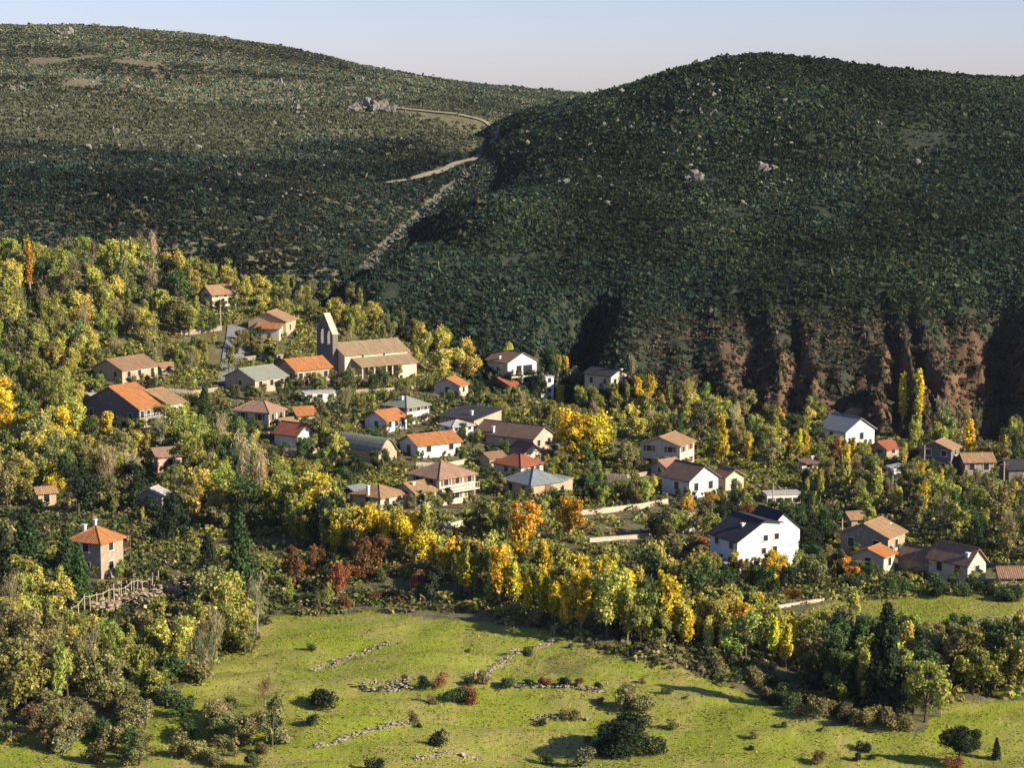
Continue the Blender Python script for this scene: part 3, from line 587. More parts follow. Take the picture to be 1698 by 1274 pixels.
house('cream cottage with a steep gable in front of the dark barn', 866, 772, 24, 34, 17, 'cream', 'darkbrown', 'l', 1.0, 'the cream cottage', win=(2, 0), pitch=.8, name='cottage')
house('small cottage with a red brown hipped roof above the blue slate one', 864, 796, 46, 37, 22, 'cream', 'red', 'hip', 1.2, 'the red brown cottage', win=(1, 1), pitch=.5, name='cottage')
g = house('wide house with a blue grey slate roof near the pale terrace wall', 881, 832, 46, 55, 28, 'tan', 'blue', 'hip', 1.0, 'the blue slate roof', win=(1, 2), pitch=.5, door=('r', 0))
block(g.o, g.R + .02, .6, 24 / g.s, g.L * .6, g.h * .95, 'tan', 'grey', 'flat', wname='annex_wall', rname='annex_roof')
g = house('two storey house with a balcony and a broad brown hipped roof in the middle', 729, 840, 50, 60, 46, 'cream', 'pink', 'hip', .95, 'the balcony house', win=(3, 2), storeys=2, pitch=.5, shutter=True)
m = MB(); z = g.h * .5; m.box(0, g.R, -1.1, -.02, z - .15, z)
for i in range(18): x = .05 + i * (g.R - .15) / 17; m.box(x - .025, x + .025, -1.06, -1.01, z, z + .95)
m.box(0, g.R, -1.08, -.99, z + .95, z + 1.02); m.build('balcony', TRIM, g.o)
aw = g.R * 38 / 60
arf = block(g.o, -aw - .02, .25, aw, g.L * .72, g.h * .60, 'pale', 'tan', 'r', pitch=.45, over=.3, wname='wing_wall', rname='wing_roof'); chimney(arf, -aw * .75, g.L * .3, g.h * .60 + .7)
for u in (.28, .70):
    f_ = MB(); x = -aw * u; f_.box(x - .42, x + .42, .19, .255, g.h * .28, g.h * .28 + 1.05); q_ = f_.build('window', TRIM, g.o); f_ = MB(); f_.box(x - .34, x + .34, .17, .188, g.h * .28 + .08, g.h * .28 + .97); f_.build('pane', GLASS, q_)
house('small stone house with a low tan hipped roof and a white chimney', 631, 846, 46, 43, 20, 'cream', 'tan', 'hip', 1.0, 'the tan hipped house', win=(2, 1), pitch=.42, chim=[(.0, .45, 1.6)])
house('barn with a vaulted grey green sheet roof half hidden by trees', 628, 770, 70, 30, 18, 'tan', 'grey', 'arch', 2.4, 'the vaulted barn', name='barn', cat='barn', win=(0, 0), rise=2.2)
g = house('white gabled house with an open porch at the foot of the dark hill', 842, 632, 36, 48, 30, 'white', 'brown', 'l', 1.0, 'the white porch gable', win=(0, 1), pitch=.5, chim=[(.1, .5, .8)])
m = MB(); m.box(g.R * .3, g.R * .85, -.04, -.01, 0, g.h * .8); m.build('porch_shade_panel', GLASS, g.o)  # dark panel on the wall stands in for the porch's shaded inside
m = MB(); m.box(-.5, g.R + .3, -2.2, -2.05, g.h * .22, g.h * .3); m.box(g.R * .28, g.R * .33, -2.2, -2.05, -.5, g.h * .9); m.build('porch_frame', TRIM, g.o)
house('low red roofed outbuilding below the white porch gable', 846, 652, 40, 30, 12, 'dark', 'red', 'r', 1.1, 'the low red outbuilding', name='outbuilding', cat='outbuilding', win=(1, 0), pitch=.4)
house('narrow white block beside the round dark tree under the hill', 905, 658, 6, 13, 32, 'white', 'pale', 'flat', .7, 'the narrow white block', win=(1, 0), storeys=2)
house('house with a dark roof and a pale end wall by the hill foot', 1013, 648, 44, 27, 24, 'cream', 'dark', 'l', 1.4, 'the hill foot house', win=(2, 2), pitch=.42, chim=[(.8, .1, .9)], storeys=1)
g = house('tall tan house with a lit narrow front and a long shaded side', 1127, 782, 66, 24, 42, 'cream', 'tan', 'r', 1.1, 'the tall tan house', win=(2, 2), storeys=2, shutter=True, pitch=.34)
house('low house with a pinkish roof in front of the tall tan house', 1106, 792, 26, 26, 16, 'pink', 'pink', 'r', 1.0, 'the low pink roof', win=(1, 1), pitch=.5)
house('white gabled house with a dark brown roof beside the orange bush', 1143, 828, 46, 48, 31, 'white', 'darkbrown', 'l', 1.0, 'the orange bush gable', win=(2, 1), pitch=.62)
house('small cream gable with a brown roof right of the white gable', 1203, 814, 22, 30, 22, 'cream', 'brown', 'l', 1.0, 'the small cream gable', win=(1, 0), pitch=.6)
g = house('pale flat roofed pavilion standing between dark trees', 1272, 836, 8, 56, 15, 'white', 'pale', 'flat', .5, 'the pale pavilion', name='pavilion', cat='pavilion', win=(0, 0))
for i in range(4): m = MB(); m.box(g.R * (i + .5) / 4 - .6, g.R * (i + .5) / 4 + .6, -.03, -.005, .1, g.h * .6); m.build('opening', GLASS, g.o)
# the big white house in two volumes
g = house('big white gabled house with a black roof beside the right hand meadow', 1222, 952, 46, 71, 54, 'white', 'dark', 'l', 1.0, 'the big white house', win=(0, 2), storeys=2, apex=.60, rise=30 / 12.2, eave2=80 / 12.2, chim=[(.35, .35, 2.1), (.6, .75, 2.4)])
R, L, h = g.R, g.L, g.h
block(g.o, R + .02, .5, 38 / g.s * 1.15, L * .85, 85 / 12.2, 'white', 'dark', 'l', rise=.7, apex=.22, eave2=66 / 12.2, over=.25, wname='tower_wall', rname='tower_roof')
for u, z in ((.66, .9), (.92, .92), (.62, .5), (.88, .52), (.32, .05), (.75, .05)): window(g.o, 'r', R * u, h * z + .15, .7, .8, R, L)
m = MB(); m.box(-2.6, -.02, .8, L * .7, h * .30, h * .34); m.box(-2.6, -2.5, .8, .9, -1, h * .3); m.box(-2.6, -2.5, L * .7 - .1, L * .7, -1, h * .3); m.build('terrace', WALL['grey'], g.o)
g = house('stone house with tan roof and shaded gable right of the big white house', 1472, 928, 80, 28, 36, 'stone', 'tan', 'r', 1.3, 'the shaded gable house', win=(1, 2), pitch=.42, chim=[(.9, .3, .6)])
house('low cream house with an orange roof in front of the shaded gable house', 1465, 954, 52, 18, 30, 'cream', 'orange', 'r', 1.3, 'the low orange roof', win=(1, 1), pitch=.36)
g = house('long brown roofed house with a cream gable at the right hand meadow', 1604, 970, 66, 30, 34, 'cream', 'brown', 'l', 1.7, 'the long brown house', win=(1, 2), pitch=.95, chim=[(.2, .1, 1.2)])
q = MB(); q.box(g.R * .12, g.R * .30, g.L * .45, g.L * .55, g.h + g.R * .2, g.h + g.R * .2 + .02); 
block(g.o, .3, g.L + .02, g.R * .9, 46 / g.s * 1.5, g.h * .72, 'stone', 'brown', 'l', pitch=.7, wname='wing_wall', rname='wing_roof')
house('white gable with a blue grey roof below the gullies', 1402, 742, 45, 48, 26, 'white', 'blue', 'l', 1.0, 'the gully white gable', win=(1, 1), pitch=.6)
house('low cottage with a red roof beside the white gable below the gullies', 1470, 760, 28, 20, 15, 'stone', 'red', 'r', 1.2, 'the red cottage roof', name='cottage', win=(1, 1), pitch=.5)
house('small white shed half hidden below the red cottage roof', 1478, 796, 6, 16, 20, 'white', 'pale', 'shed_r', .8, 'the small white shed', name='shed', cat='shed', win=(0, 0), pitch=.15)
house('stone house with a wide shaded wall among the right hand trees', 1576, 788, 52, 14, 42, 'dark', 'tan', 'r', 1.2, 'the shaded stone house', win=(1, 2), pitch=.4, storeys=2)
house('low stone house with broad tan roofs at the right of the shaded stone house', 1600, 790, 12, 48, 24, 'stone', 'tan', 'r', .8, 'the low tan roofs', win=(2, 0), pitch=.5)
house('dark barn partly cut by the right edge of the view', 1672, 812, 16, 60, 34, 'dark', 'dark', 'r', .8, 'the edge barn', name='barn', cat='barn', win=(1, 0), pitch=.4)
house('low roofed farm shed at the far right of the meadow', 1660, 972, 10, 70, 15, 'stone', 'brown', 'r', .6, 'the far right shed', name='shed', cat='shed', win=(1, 0), pitch=.5)
g = house('tall narrow house with an orange hipped roof standing alone at lower left', 168, 962, 50, 38, 62, 'stone', 'orange', 'hip', 1.0, 'the lone orange roof', win=(1, 1), storeys=2, pitch=.62, chim=[(.3, .75, 2.0), (.7, .7, 2.6)])  # wall colour darkened to carry the shade of the left side
m = MB(); m.box(g.R * .99, g.R + 2.2, .3, g.L * .6, g.h * .58, g.h * .62)
for i in range(3): m.box(g.R + 2.0, g.R + 2.12, .3 + i * g.L * .27, .42 + i * g.L * .27, -1, g.h * .95)
for i in range(10): m.box(g.R + .2 + i * .2, g.R + .24 + i * .2, .3, .34, g.h * .62, g.h * .62 + .9)
m.build('balcony', WOOD, g.o)
house('small house with a pale sheet roof behind the dark pines', 268, 842, 40, 14, 20, 'cream', 'pale', 'r', 1.5, 'the pine hidden roof', win=(1, 1), pitch=.4)
house('low pink rendered shed in the middle of the left hand trees', 262, 784, 7, 40, 26, 'pink', 'pink', 'shed_f', .7, 'the pink shed', name='shed', cat='shed', win=(1, 0), pitch=.3)
house('small tan shed at the far left under the yellow trees', 64, 842, 6, 30, 24, 'tan', 'tan', 'r', .8, 'the left tan shed', name='shed', cat='shed', win=(1, 0), pitch=.5)
house('small cream house with an orange roof below the church apse', 762, 660, 42, 14, 20, 'cream', 'orange', 'r', 1.5, 'the apse orange roof', win=(1, 1), pitch=.45)
house('low long shed with an orange roof left of the bright orange roof', 494, 698, 6, 30, 9, 'tan', 'orange', 'shed_f', .7, 'the low orange shed', name='shed', cat='shed', win=(0, 0), pitch=.4)
house('lean to shed with a lilac grey sheet roof behind the large gabled house', 150, 668, 10, 34, 12, 'grey', 'pale', 'shed_r', 1.0, 'the lilac grey shed', name='shed', cat='shed', win=(0, 0), pitch=-.1)
house('white walled courtyard building below the orange roof', 506, 668, 6, 52, 15, 'white', 'pale', 'flat', .5, 'the white courtyard', win=(3, 0))
house('low shed with a blue green glass roof left of the tan hipped house', 600, 838, 20, 22, 15, 'stone', 'blue', 'shed_f', 1.0, 'the glass roofed shed', name='shed', cat='shed', win=(0, 0), pitch=.35)
house('small cream outbuilding behind the tiny white gable', 470, 716, 12, 22, 14, 'cream', 'tan', 'r', .9, 'the cream outbuilding', name='outbuilding', cat='outbuilding', win=(1, 0), pitch=.45)
house('tan garage with a brown roof between the dark barn and the blue slate roof', 812, 776, 16, 26, 16, 'tan', 'brown', 'r', .9, 'the tan garage', name='garage', cat='garage', win=(1, 0), pitch=.4)
house('small stone outbuilding with tan roof under the long brown roof', 268, 622, 10, 22, 13, 'pale', 'tan', 'r', .9, 'the stone outbuilding', name='outbuilding', cat='outbuilding', win=(1, 0), pitch=.4)
house('small dark roofed shed right of the orange bush gable', 1330, 782, 8, 26, 13, 'white', 'darkbrown', 'r', .8, 'the dark roofed shed', name='shed', cat='shed', win=(1, 0), pitch=.4, chim=[(.8, .5, .6)])
house('small stone house with tan roof peeping over the shaded gable house', 1412, 876, 14, 30, 15, 'stone', 'tan', 'r', 1.0, 'the peeping tan roof', win=(1, 0), pitch=.45)
house('grey roofed hut behind the old dark barn', 918, 757, 8, 26, 9, 'grey', 'blue', 'shed_f', .8, 'the grey hut', name='hut', cat='hut', win=(0, 0), pitch=.3)

# ------------------------------------------------------------------ lanes, walls, rocks, posts
def strip(name, label, pts, width, m, lift=.18, n=60, mask_px=None):
    """lane laid on the ground through a few photograph pixels"""
    P = np.array([ground(*p)[:2] for p in pts]); d = np.concatenate([[0], np.cumsum(np.linalg.norm(np.diff(P, axis=0), axis=1))]); t = np.linspace(0, d[-1], n)
    x, y = np.interp(t, d, P[:, 0]), np.interp(t, d, P[:, 1]); ker = np.ones(7) / 7
    xs, ys = np.convolve(np.pad(x, 3, 'edge'), ker, 'valid'), np.convolve(np.pad(y, 3, 'edge'), ker, 'valid'); tx, ty = np.gradient(xs), np.gradient(ys); l = np.hypot(tx, ty); nx, ny = -ty / l, tx / l
    k = 6; v = []
    wv = width * (1 + .25 * fbm(t / 9, t * 0, 77))
    for j in range(k + 1):
        o = (j / k - .5) * wv; X, Y = xs + nx * o, ys + ny * o; v.append(np.stack([X, Y, gz(X, Y) + lift - .1 * abs(j / k - .5)], 1))
    v = np.stack(v, 1).reshape(-1, 3); i = np.arange(n * (k + 1)).reshape(n, k + 1); q = np.stack([i[:-1, :-1], i[:-1, 1:], i[1:, 1:], i[1:, :-1]], -1).reshape(-1, 4)
    return tag(link(bpy.data.objects.new(name, quadmesh(name, v, q, m, smooth=True))), label, 'path', kind='structure'), xs, ys
DIRT = plain('pale_dirt', (.25, .215, .15), .95); LANE = plain('lane_asphalt', (.20, .20, .20), .9)
strip('path', 'pale dirt track curving over the saddle between the two hills', [(640, 307), (690, 296), (740, 283), (780, 268), (803, 252), (816, 238), (821, 224), (815, 210), (790, 198), (740, 189), (690, 184), (655, 181)], 2.6, DIRT, .7, 220)
strip('path', 'dry stony gully bed running down between the two hills', [(596, 446), (628, 410), (664, 382), (698, 350), (728, 322), (752, 302)], 1.5, plain('gully_stones', (.15, .15, .09), .95), .3, 160)
strip('street', 'shaded lane climbing past the grey sheet roof', [(372, 640), (380, 612), (388, 585), (392, 560), (394, 540)], 4.2, LANE, .25, 60)
strip('path', 'sunlit dirt drive beside the right hand meadow', [(1300, 1004), (1345, 994), (1390, 984), (1430, 972)], 3.2, DIRT, .2, 50)
strip('path', 'sunlit yard below the pale terrace wall', [(955, 842), (1010, 838), (1060, 834), (1105, 832)], 4.0, DIRT, .2, 50)

def ico():
    import bmesh
    bm = bmesh.new(); bmesh.ops.create_icosphere(bm, subdivisions=2, radius=1); v = np.array([x.co[:] for x in bm.verts]); f = np.array([[y.index for y in x.verts] for x in bm.faces]); bm.free(); return v, f
IV, IF = ico()
def boulder(sz, r):
    v = IV * (1 + .28 * r.normal(size=(1, 1))); 
    for k in range(13):                      # split faces: cut the ball with a few planes
        n_ = unit(r.normal(size=(1, 3)))[0]; c = r.uniform(.25, .62); dd = np.maximum(v @ n_ - c, 0); v = v - dd[:, None] * n_
    v = v + .05 * r.normal(size=v.shape); return v * np.array(sz)
def trimesh(name, vs, m):
    V_, F_, o = [], [], 0
    for v in vs: V_.append(v); F_.append(IF + o); o += len(v)
    me = bpy.data.meshes.new(name); me.from_pydata(np.concatenate(V_).tolist(), [], np.concatenate(F_).tolist()); me.materials.append(m); return me
def rocks(name, label, px, py, wpx, hpx, n=7, cat='rocks', m=None):
    X, Y, Z = ground(px, py); s = FPX / topix(X, Y, Z)[2]; W, H = wpx / s, hpx / s; r = np.random.default_rng(int(px * 7 + py)); vs = []
    for i in range(n):
        x = r.uniform(-.5, .5) * W; y = r.uniform(-.3, .3) * W; k = (1 - abs(x) / W * 1.2) * r.uniform(.55, 1.1); z = float(gz(X + x, Y + y)) - Z
        vs.append(boulder((H * k * r.uniform(.5, 1.0), H * k * .6, H * k * .75), r) + np.array([x, y, z + H * k * .3]))
    o = link(bpy.data.objects.new(name, trimesh(name, vs, m or ROCK))); o.location = (X, Y, Z); return tag(o, label, cat)
for a in [('largest dark granite outcrop on the brow of the left hill', 612, 182, 70, 30, 14), ('rubble of low rocks right of the largest outcrop', 655, 184, 50, 16, 9), ('pale square boulders left of the largest outcrop', 490, 183, 24, 13, 3),
 ('row of grey rocks above the pale square boulders', 465, 140, 66, 13, 9), ('grey rocks between the row and the largest outcrop', 543, 154, 30, 13, 5), ('rock crowning the left hand skyline', 112, 58, 42, 17, 5), ('ledge of tan rocks at the left edge of the hill', 35, 150, 76, 12, 10),
 ('pale slabs scattered below the ledge of tan rocks', 200, 218, 70, 12, 9), ('small rocks along the dark hollow of the left hill', 240, 168, 90, 8, 9), ('single pale boulder low on the left hill', 626, 262, 10, 8, 2), ('pale boulder in the hollow left of the square boulders', 386, 178, 10, 8, 2), ('tan boulder below the ledge at far left', 86, 180, 18, 9, 3),
 ('pale rock face in the middle of the right hill', 1273, 282, 30, 26, 6), ('grey slab left of the pale rock face', 1150, 298, 34, 26, 6), ('small white rock below the pale rock face', 1268, 312, 14, 9, 3), ('tan rock at the foot of the dry clearing', 1520, 272, 22, 14, 4), ('brown rock at the top of the dry clearing', 1457, 205, 12, 12, 3),
 ('grey rocks on the right hand summit', 1225, 112, 60, 9, 7), ('grey rocks under the summit bushes', 1265, 140, 30, 10, 5), ('pale rock low on the right hill', 1550, 352, 10, 9, 2), ('stony ribs on the flank of the right hill', 1000, 210, 60, 8, 9), ('broken rocks left of the summit', 1185, 160, 34, 9, 5),
 ('red earth bluff above the white gable under the gullies', 1418, 700, 40, 34, 5)]:
    rocks('rock_outcrop', *a, m=plain('red_earth', (.30, .17, .10)) if 'red earth' in a[0] else None)
def drystone(label, pts, h=.9, m=None, tumble=.25, wd=.4, size=.36):
    P = np.array([ground(*p)[:2] for p in pts]); d = np.concatenate([[0], np.cumsum(np.linalg.norm(np.diff(P, axis=0), axis=1))]); r = np.random.default_rng(int(pts[0][0])); vs = []; X0, Y0 = P[0]; Z0 = float(gz(X0, Y0))
    n = int(d[-1] / size * (h / size) * 1.7 * (wd / .45) ** .7) + 6
    for i in range(n):
        t = r.uniform(0, d[-1]); x, y = np.interp(t, d, P[:, 0]), np.interp(t, d, P[:, 1]); hh = h * (1 + tumble * 1.6 * float(fbm(np.array([t / 3.]), np.array([0.]), 5)[0])); o = r.uniform(-wd, wd, 2); zz = r.uniform(0, max(.1, hh)); s_ = size * r.uniform(.55, 1.1)
        vs.append(boulder((s_, s_ * .8, s_ * .55), r) + np.array([x + o[0] - X0, y + o[1] - Y0, float(gz(x, y)) - Z0 + zz]))
    for t in np.arange(0, d[-1], size * .75):         # footing course, stone against stone
        x, y = np.interp(t, d, P[:, 0]), np.interp(t, d, P[:, 1]); s_ = size * r.uniform(.75, 1.0); vs.append(boulder((s_, s_ * .8, s_ * .55), r) + np.array([x - X0 + r.uniform(-.08, .08), y - Y0 + r.uniform(-.08, .08), float(gz(x, y)) - Z0 + s_ * .15]))
    o = link(bpy.data.objects.new('stone_wall', trimesh('stone_wall', vs, m or STONE))); o.location = (X0, Y0, Z0); return tag(o, label, 'stone wall', kind='thing')
drystone('straight dry stone wall with a lit face in the middle of the meadow', [(598, 1144), (640, 1148), (682, 1142)], 1.3, tumble=.1)
drystone('tumbled stone bank running up right behind the dark bushes', [(780, 1128), (820, 1110), (870, 1085), (920, 1065)], .6, tumble=.6)
drystone('tumbled stone bank crossing the upper left meadow', [(518, 1115), (560, 1098), (610, 1082), (650, 1068)], .45, tumble=.7)
drystone('low broken stone wall at the lower left meadow', [(520, 1242), (580, 1222), (640, 1208), (690, 1200)], .5, tumble=.6)
drystone('line of low stones left of the large holm oak', [(880, 1194), (930, 1190), (980, 1194)], .4, tumble=.7)
drystone('low stone wall behind the row of dark bushes', [(850, 1142), (905, 1140), (960, 1144), (1010, 1150)], .5, tumble=.5)
drystone('half buried stones at the bottom edge of the meadow', [(690, 1262), (740, 1250), (800, 1262)], .35, tumble=.7)
drystone('tan stone bank at the right hand meadow edge', [(1560, 1050), (1620, 1038), (1690, 1030)], .9, tumble=.5)
rb = drystone('pale stones tumbled along the dry gully between the hills', [(596, 446), (628, 410), (664, 382), (698, 350), (728, 322), (752, 302), (785, 275)], .35, tumble=.8, wd=2.6, size=.8, m=ROCK); rb.name = 'rubble'; rb['kind'] = 'stuff'; rb['category'] = 'rubble'
def loose(label, n, x0, x1, y0, y1, seed, size):
    r = np.random.default_rng(seed); vs = []; O = ground((x0 + x1) / 2, (y0 + y1) / 2)
    while len(vs) < n:
        px, py = r.uniform(x0, x1), r.uniform(y0, y1)
        if float(fbm(np.array([px / 28.]), np.array([py / 9.]), seed, 2)[0]) < .12: continue
        X, Y, Z = ground(px, py); s_ = size * r.uniform(.4, 1.2) * (1.6 if r.uniform() < .08 else 1); vs.append(boulder((s_, s_ * .8, s_ * .75), r) + np.array([X - O[0], Y - O[1], Z - O[2] + s_ * .45]))
    o = link(bpy.data.objects.new('rubble', trimesh('rubble', vs, ROCK))); o.location = O; tag(o, label, 'rubble', kind='stuff')
loose('grey boulders strewn over the brow of the left hand hill', 300, -40, 700, 125, 250, 31, 1.1)
loose('small grey rocks strewn over the right hand hill', 200, 850, 1330, 125, 350, 33, 1.1)
loose('grey rocks breaking the lower heath of the left hand hill', 120, -40, 560, 250, 340, 35, 1.0)
def pole(label, px, py, hpx):
    P = ground(px, py); o = empty('utility_pole', P, random.uniform(-.4, .4), label=label, cat='utility pole'); h = hpx * topix(*P)[2] / FPX
    m = MB(); m.tube([(0, 0, -.5), (0, 0, h)], [.14, .10], 6); m.build('pole', POSTW, o)
    m = MB(); m.box(-.8, .8, -.05, .05, h - .5, h - .4); m.build('crossarm', WOOD, o)
pole('pale utility pole beside the vaulted barn', 545, 770, 42); pole('pale utility pole by the shaded stone house', 1532, 790, 52); pole('utility pole near the edge barn', 1664, 815, 50)
pole('utility pole between the pale pavilion and the big white house', 1281, 850, 50); pole('utility pole above the grey lane', 366, 545, 40); pole('utility pole in the right hand gardens', 1396, 900, 40)
def wall(label, pts, hpx, m, t=.35):
    P = [ground(*p) for p in pts]; mb = MB(); s = FPX / topix(*P[0])[2]; h = hpx / s; o0 = P[0]
    for p, q, pa in zip(pts, pts[1:], P): WRECTS.append((p[0], min(p[1], q[1]) - hpx - 4, q[0], max(p[1], q[1]) - 2, topix(*pa)[2] - 4, 0))
    for a, b in zip(P, P[1:]):
        dx, dy = b[0] - a[0], b[1] - a[1]; l = math.hypot(dx, dy); nx, ny = -dy / l * t, dx / l * t; c = [(a[0], a[1], a[2]), (b[0], b[1], b[2]), (b[0] + nx, b[1] + ny, b[2]), (a[0] + nx, a[1] + ny, a[2])]; c = [(x - o0[0], y - o0[1], z - o0[2]) for x, y, z in c]
        for i in range(4): j = (i + 1) % 4; mb.poly([(c[i][0], c[i][1], c[i][2] - 1), (c[j][0], c[j][1], c[j][2] - 1), (c[j][0], c[j][1], c[j][2] + h), (c[i][0], c[i][1], c[i][2] + h)])
        mb.poly([(x, y, z + h) for x, y, z in c])
    o = mb.build('garden_wall', m); o.location = o0; return tag(o, label, 'wall', kind='thing')
wall('long pale garden wall below the blue slate roof', [(940, 858), (1000, 852), (1060, 845), (1108, 836)], 9, WALL['pale'])
wall('long low pale wall between the dark gardens left of the big white house', [(978, 900), (1060, 894), (1152, 882)], 7, WALL['pale'])
wall('pale wall end left of the shaded gully house', [(898, 662), (912, 660), (930, 658)], 8, WALL['white'])
wall('sunlit low wall under the sunlit drive', [(1290, 1010), (1340, 1002), (1400, 992)], 5, WALL['pale'])
wall('pale wall of the garden below the church portico', [(590, 652), (640, 650), (690, 644)], 6, WALL['stone'])
wall('pale wall below the broad orange roof in the centre', [(690, 774), (735, 776), (775, 768)], 7, WALL['pale'])
wall('low stone wall between the lane and the long brown roof', [(276, 650), (320, 654), (362, 648)], 6, WALL['stone'])
wall('sunlit yard wall left of the tall tan house', [(1000, 792), (1040, 794), (1075, 788)], 6, WALL['stone'])
wall('cream yard wall below the low cream house', [(735, 880), (752, 876), (768, 872)], 9, WALL['cream'])
wall('tan retaining wall under the grey lane', [(395, 600), (430, 596), (470, 594)], 7, WALL['stone'])
wall('white terrace wall below the pink hipped roof', [(470, 752), (500, 756), (530, 750)], 7, WALL['pale'])
wall('stone retaining wall of the slope left of the lane', [(300, 556), (340, 552), (368, 548)], 8, WALL['stone'])
def post_fence(label, a, b, n, hpx, rail=True):
    A_, B_ = ground(*a), ground(*b); o = empty('post_fence', A_, label=label, cat='fence'); s = FPX / topix(*A_)[2]; h = hpx / s; tops = []
    for i in range(n):
        t = i / (n - 1); x, y = A_[0] + (B_[0] - A_[0]) * t, A_[1] + (B_[1] - A_[1]) * t; z = float(gz(x, y)) - A_[2]; hh = h * random.uniform(.85, 1.15); lx, ly = random.uniform(-.12, .12), random.uniform(-.12, .12)
        m = MB(); m.tube([(0, 0, -.5), (lx, ly, hh)], [.09, .075], 5); p = m.build('post', POSTW, o); p.location = (x - A_[0], y - A_[1], z); tops.append((x - A_[0] + lx, y - A_[1] + ly, z + hh * .9))
    if rail:
        m = MB()
        for p, q in zip(tops, tops[1:]): m.tube([p, q], [.05, .05], 4)
        m.build('rail', POSTW, o)
post_fence('line of pale posts on the bank in front of the lone orange roofed house', (120, 1040), (255, 985), 15, 34)
post_fence('second line of leaning posts behind the first on the bank', (190, 1000), (262, 972), 8, 30, False)
post_fence('thin pole row along the gully foot of the shaded stone house', (1480, 830), (1560, 840), 4, 40, False)
drystone('broken earth and stone bank below the pale posts', [(160, 1022), (200, 1008), (240, 1000), (300, 985)], 1.6, tumble=.7, m=plain('dry_bank', (.34, .27, .18)), wd=1.2, size=.5)

# ------------------------------------------------------------------ trees picked out one by one
one = [('conifer','pine',45,985,150),('conifer','pine',112,985,122),('conifer','dark',8,990,120),('conifer','deep',132,1000,104),('broad','dark',130,858,115),('broad','dark',262,922,108),('broad','dark',216,850,90),('conifer','deep',400,1010,165),('conifer','dark',345,975,95),('broad','dark',300,905,70),
 ('conifer','dark',1468,1185,195),('broad','deep',1368,1115,92),('umbrella','dark',1592,1264,66),('conifer','dark',1652,1260,40),('oak','dark',1045,1256,86),
 ('broad','dark',540,912,92),('broad','orange',868,905,80),('broad','orange',942,898,76),('broad','dark',505,900,70),('conifer','deep',340,694,62),('broad','dark',886,658,48),('broad','dark',802,592,44),('broad','dark',285,492,62),('broad','grey',948,650,46),('broad','deep',1062,650,40),
 ('broad','deep',984,836,58),('broad','olive',1060,834,62),('barecol','tan',404,832,135),('barecol','tan',432,834,118),('bare','tan',182,812,90),('bare','tan',165,800,70),
 ('broad','gold',950,772,95),('broad','gold',985,776,92),('broad','yellow',735,628,86),('broad','yellow',770,630,74),('broad','yellow',702,604,58),
 ('column','gold',1496,700,96),('column','gold',1523,702,100),('bare','tan',1562,722,76),('poplar','yellow',1520,735,62),('bare','yellow',1140,690,76),('poplar','yellow',1110,690,60),
 ('column','orange',50,482,98),('barecol','brown',232,446,76),('barecol','tan',254,446,74),('barecol','brown',156,452,64),('poplar','yellow',188,470,88),('poplar','lime',108,490,80),('poplar','gold',180,735,64),('poplar','gold',45,700,60),
 ('conifer','deep',555,845,40),('broad','deep',500,765,44),('bush','dark',920,612,28),('poplar','yellow',925,625,44),('barecol','tan',1048,640,62),('broad','deep',630,790,50),('broad','dark',590,800,52),('broad','dark',560,790,48),
 ('broad','russet',1385,775,52),('broad','orange',1180,842,30),('bush','orange',1140,846,28),('broad','orange',1410,965,46),('broad','deep',1340,960,64),('broad','lime',1310,965,58),('bush','deep',1560,985,34),('bush','deep',1500,985,30),('bush','deep',1600,990,30),('broad','deep',1440,965,36),
 ('broad','dark',1340,870,60),('broad','deep',1290,880,56),('broad','lime',1350,700,46),('broad','lime',1440,885,60),('broad','dark',1220,855,46),('bush','russet',1240,862,34),
 ('bare','brown',440,1172,60),('poplar','orange',408,1062,56),('bare','tan',370,1060,76),('bush','dark',540,1174,44),('bush','dark',524,1170,30),('bush','deep',758,1165,36),('bush','russet',776,1164,34),('bush','brown',1040,1178,46),('bush','brown',1066,1180,40),('bush','brown',688,1200,24),('bush','dark',724,1238,30),
 ('bush','dark',700,1142,26),('bush','russet',730,1140,26),('bush','dark',672,1140,22),('bush','dark',780,1138,22),('bush','deep',840,1142,26),('bush','dark',878,1138,18),('bush','russet',905,1138,20),('bush','dark',935,1138,22),('bush','russet',962,1140,20),('bush','dark',992,1144,18),
 ('bush','brown',944,1194,26),('bush','grey',962,1272,38),('bush','dark',620,1276,26),('bush','brown',1356,1268,30),('bush','dark',1420,1262,18),('bush','dark',1448,1262,14),('bush','brown',800,1136,26),('bush','deep',270,1112,20),('bush','deep',300,1116,18),('bush','russet',1580,1274,26),
 ('bush','dark',1215,106,16),('bush','dark',1232,105,14),('bush','dark',1160,110,9),('bush','dark',1085,132,8),('bush','dark',573,116,9),('bush','dark',596,122,6),('bush','dark',30,52,9),('bush','dark',1292,106,8),('bush','dark',1100,124,8),
 ('poplar','lime',480,1000,50),('poplar','lime',545,1010,54),('broad','deep',1250,1080,66),('broad','deep',1390,1160,80),('poplar','yellow',1560,1190,80),('broad','deep',1540,1110,78)]
for a in one: plant(*a)

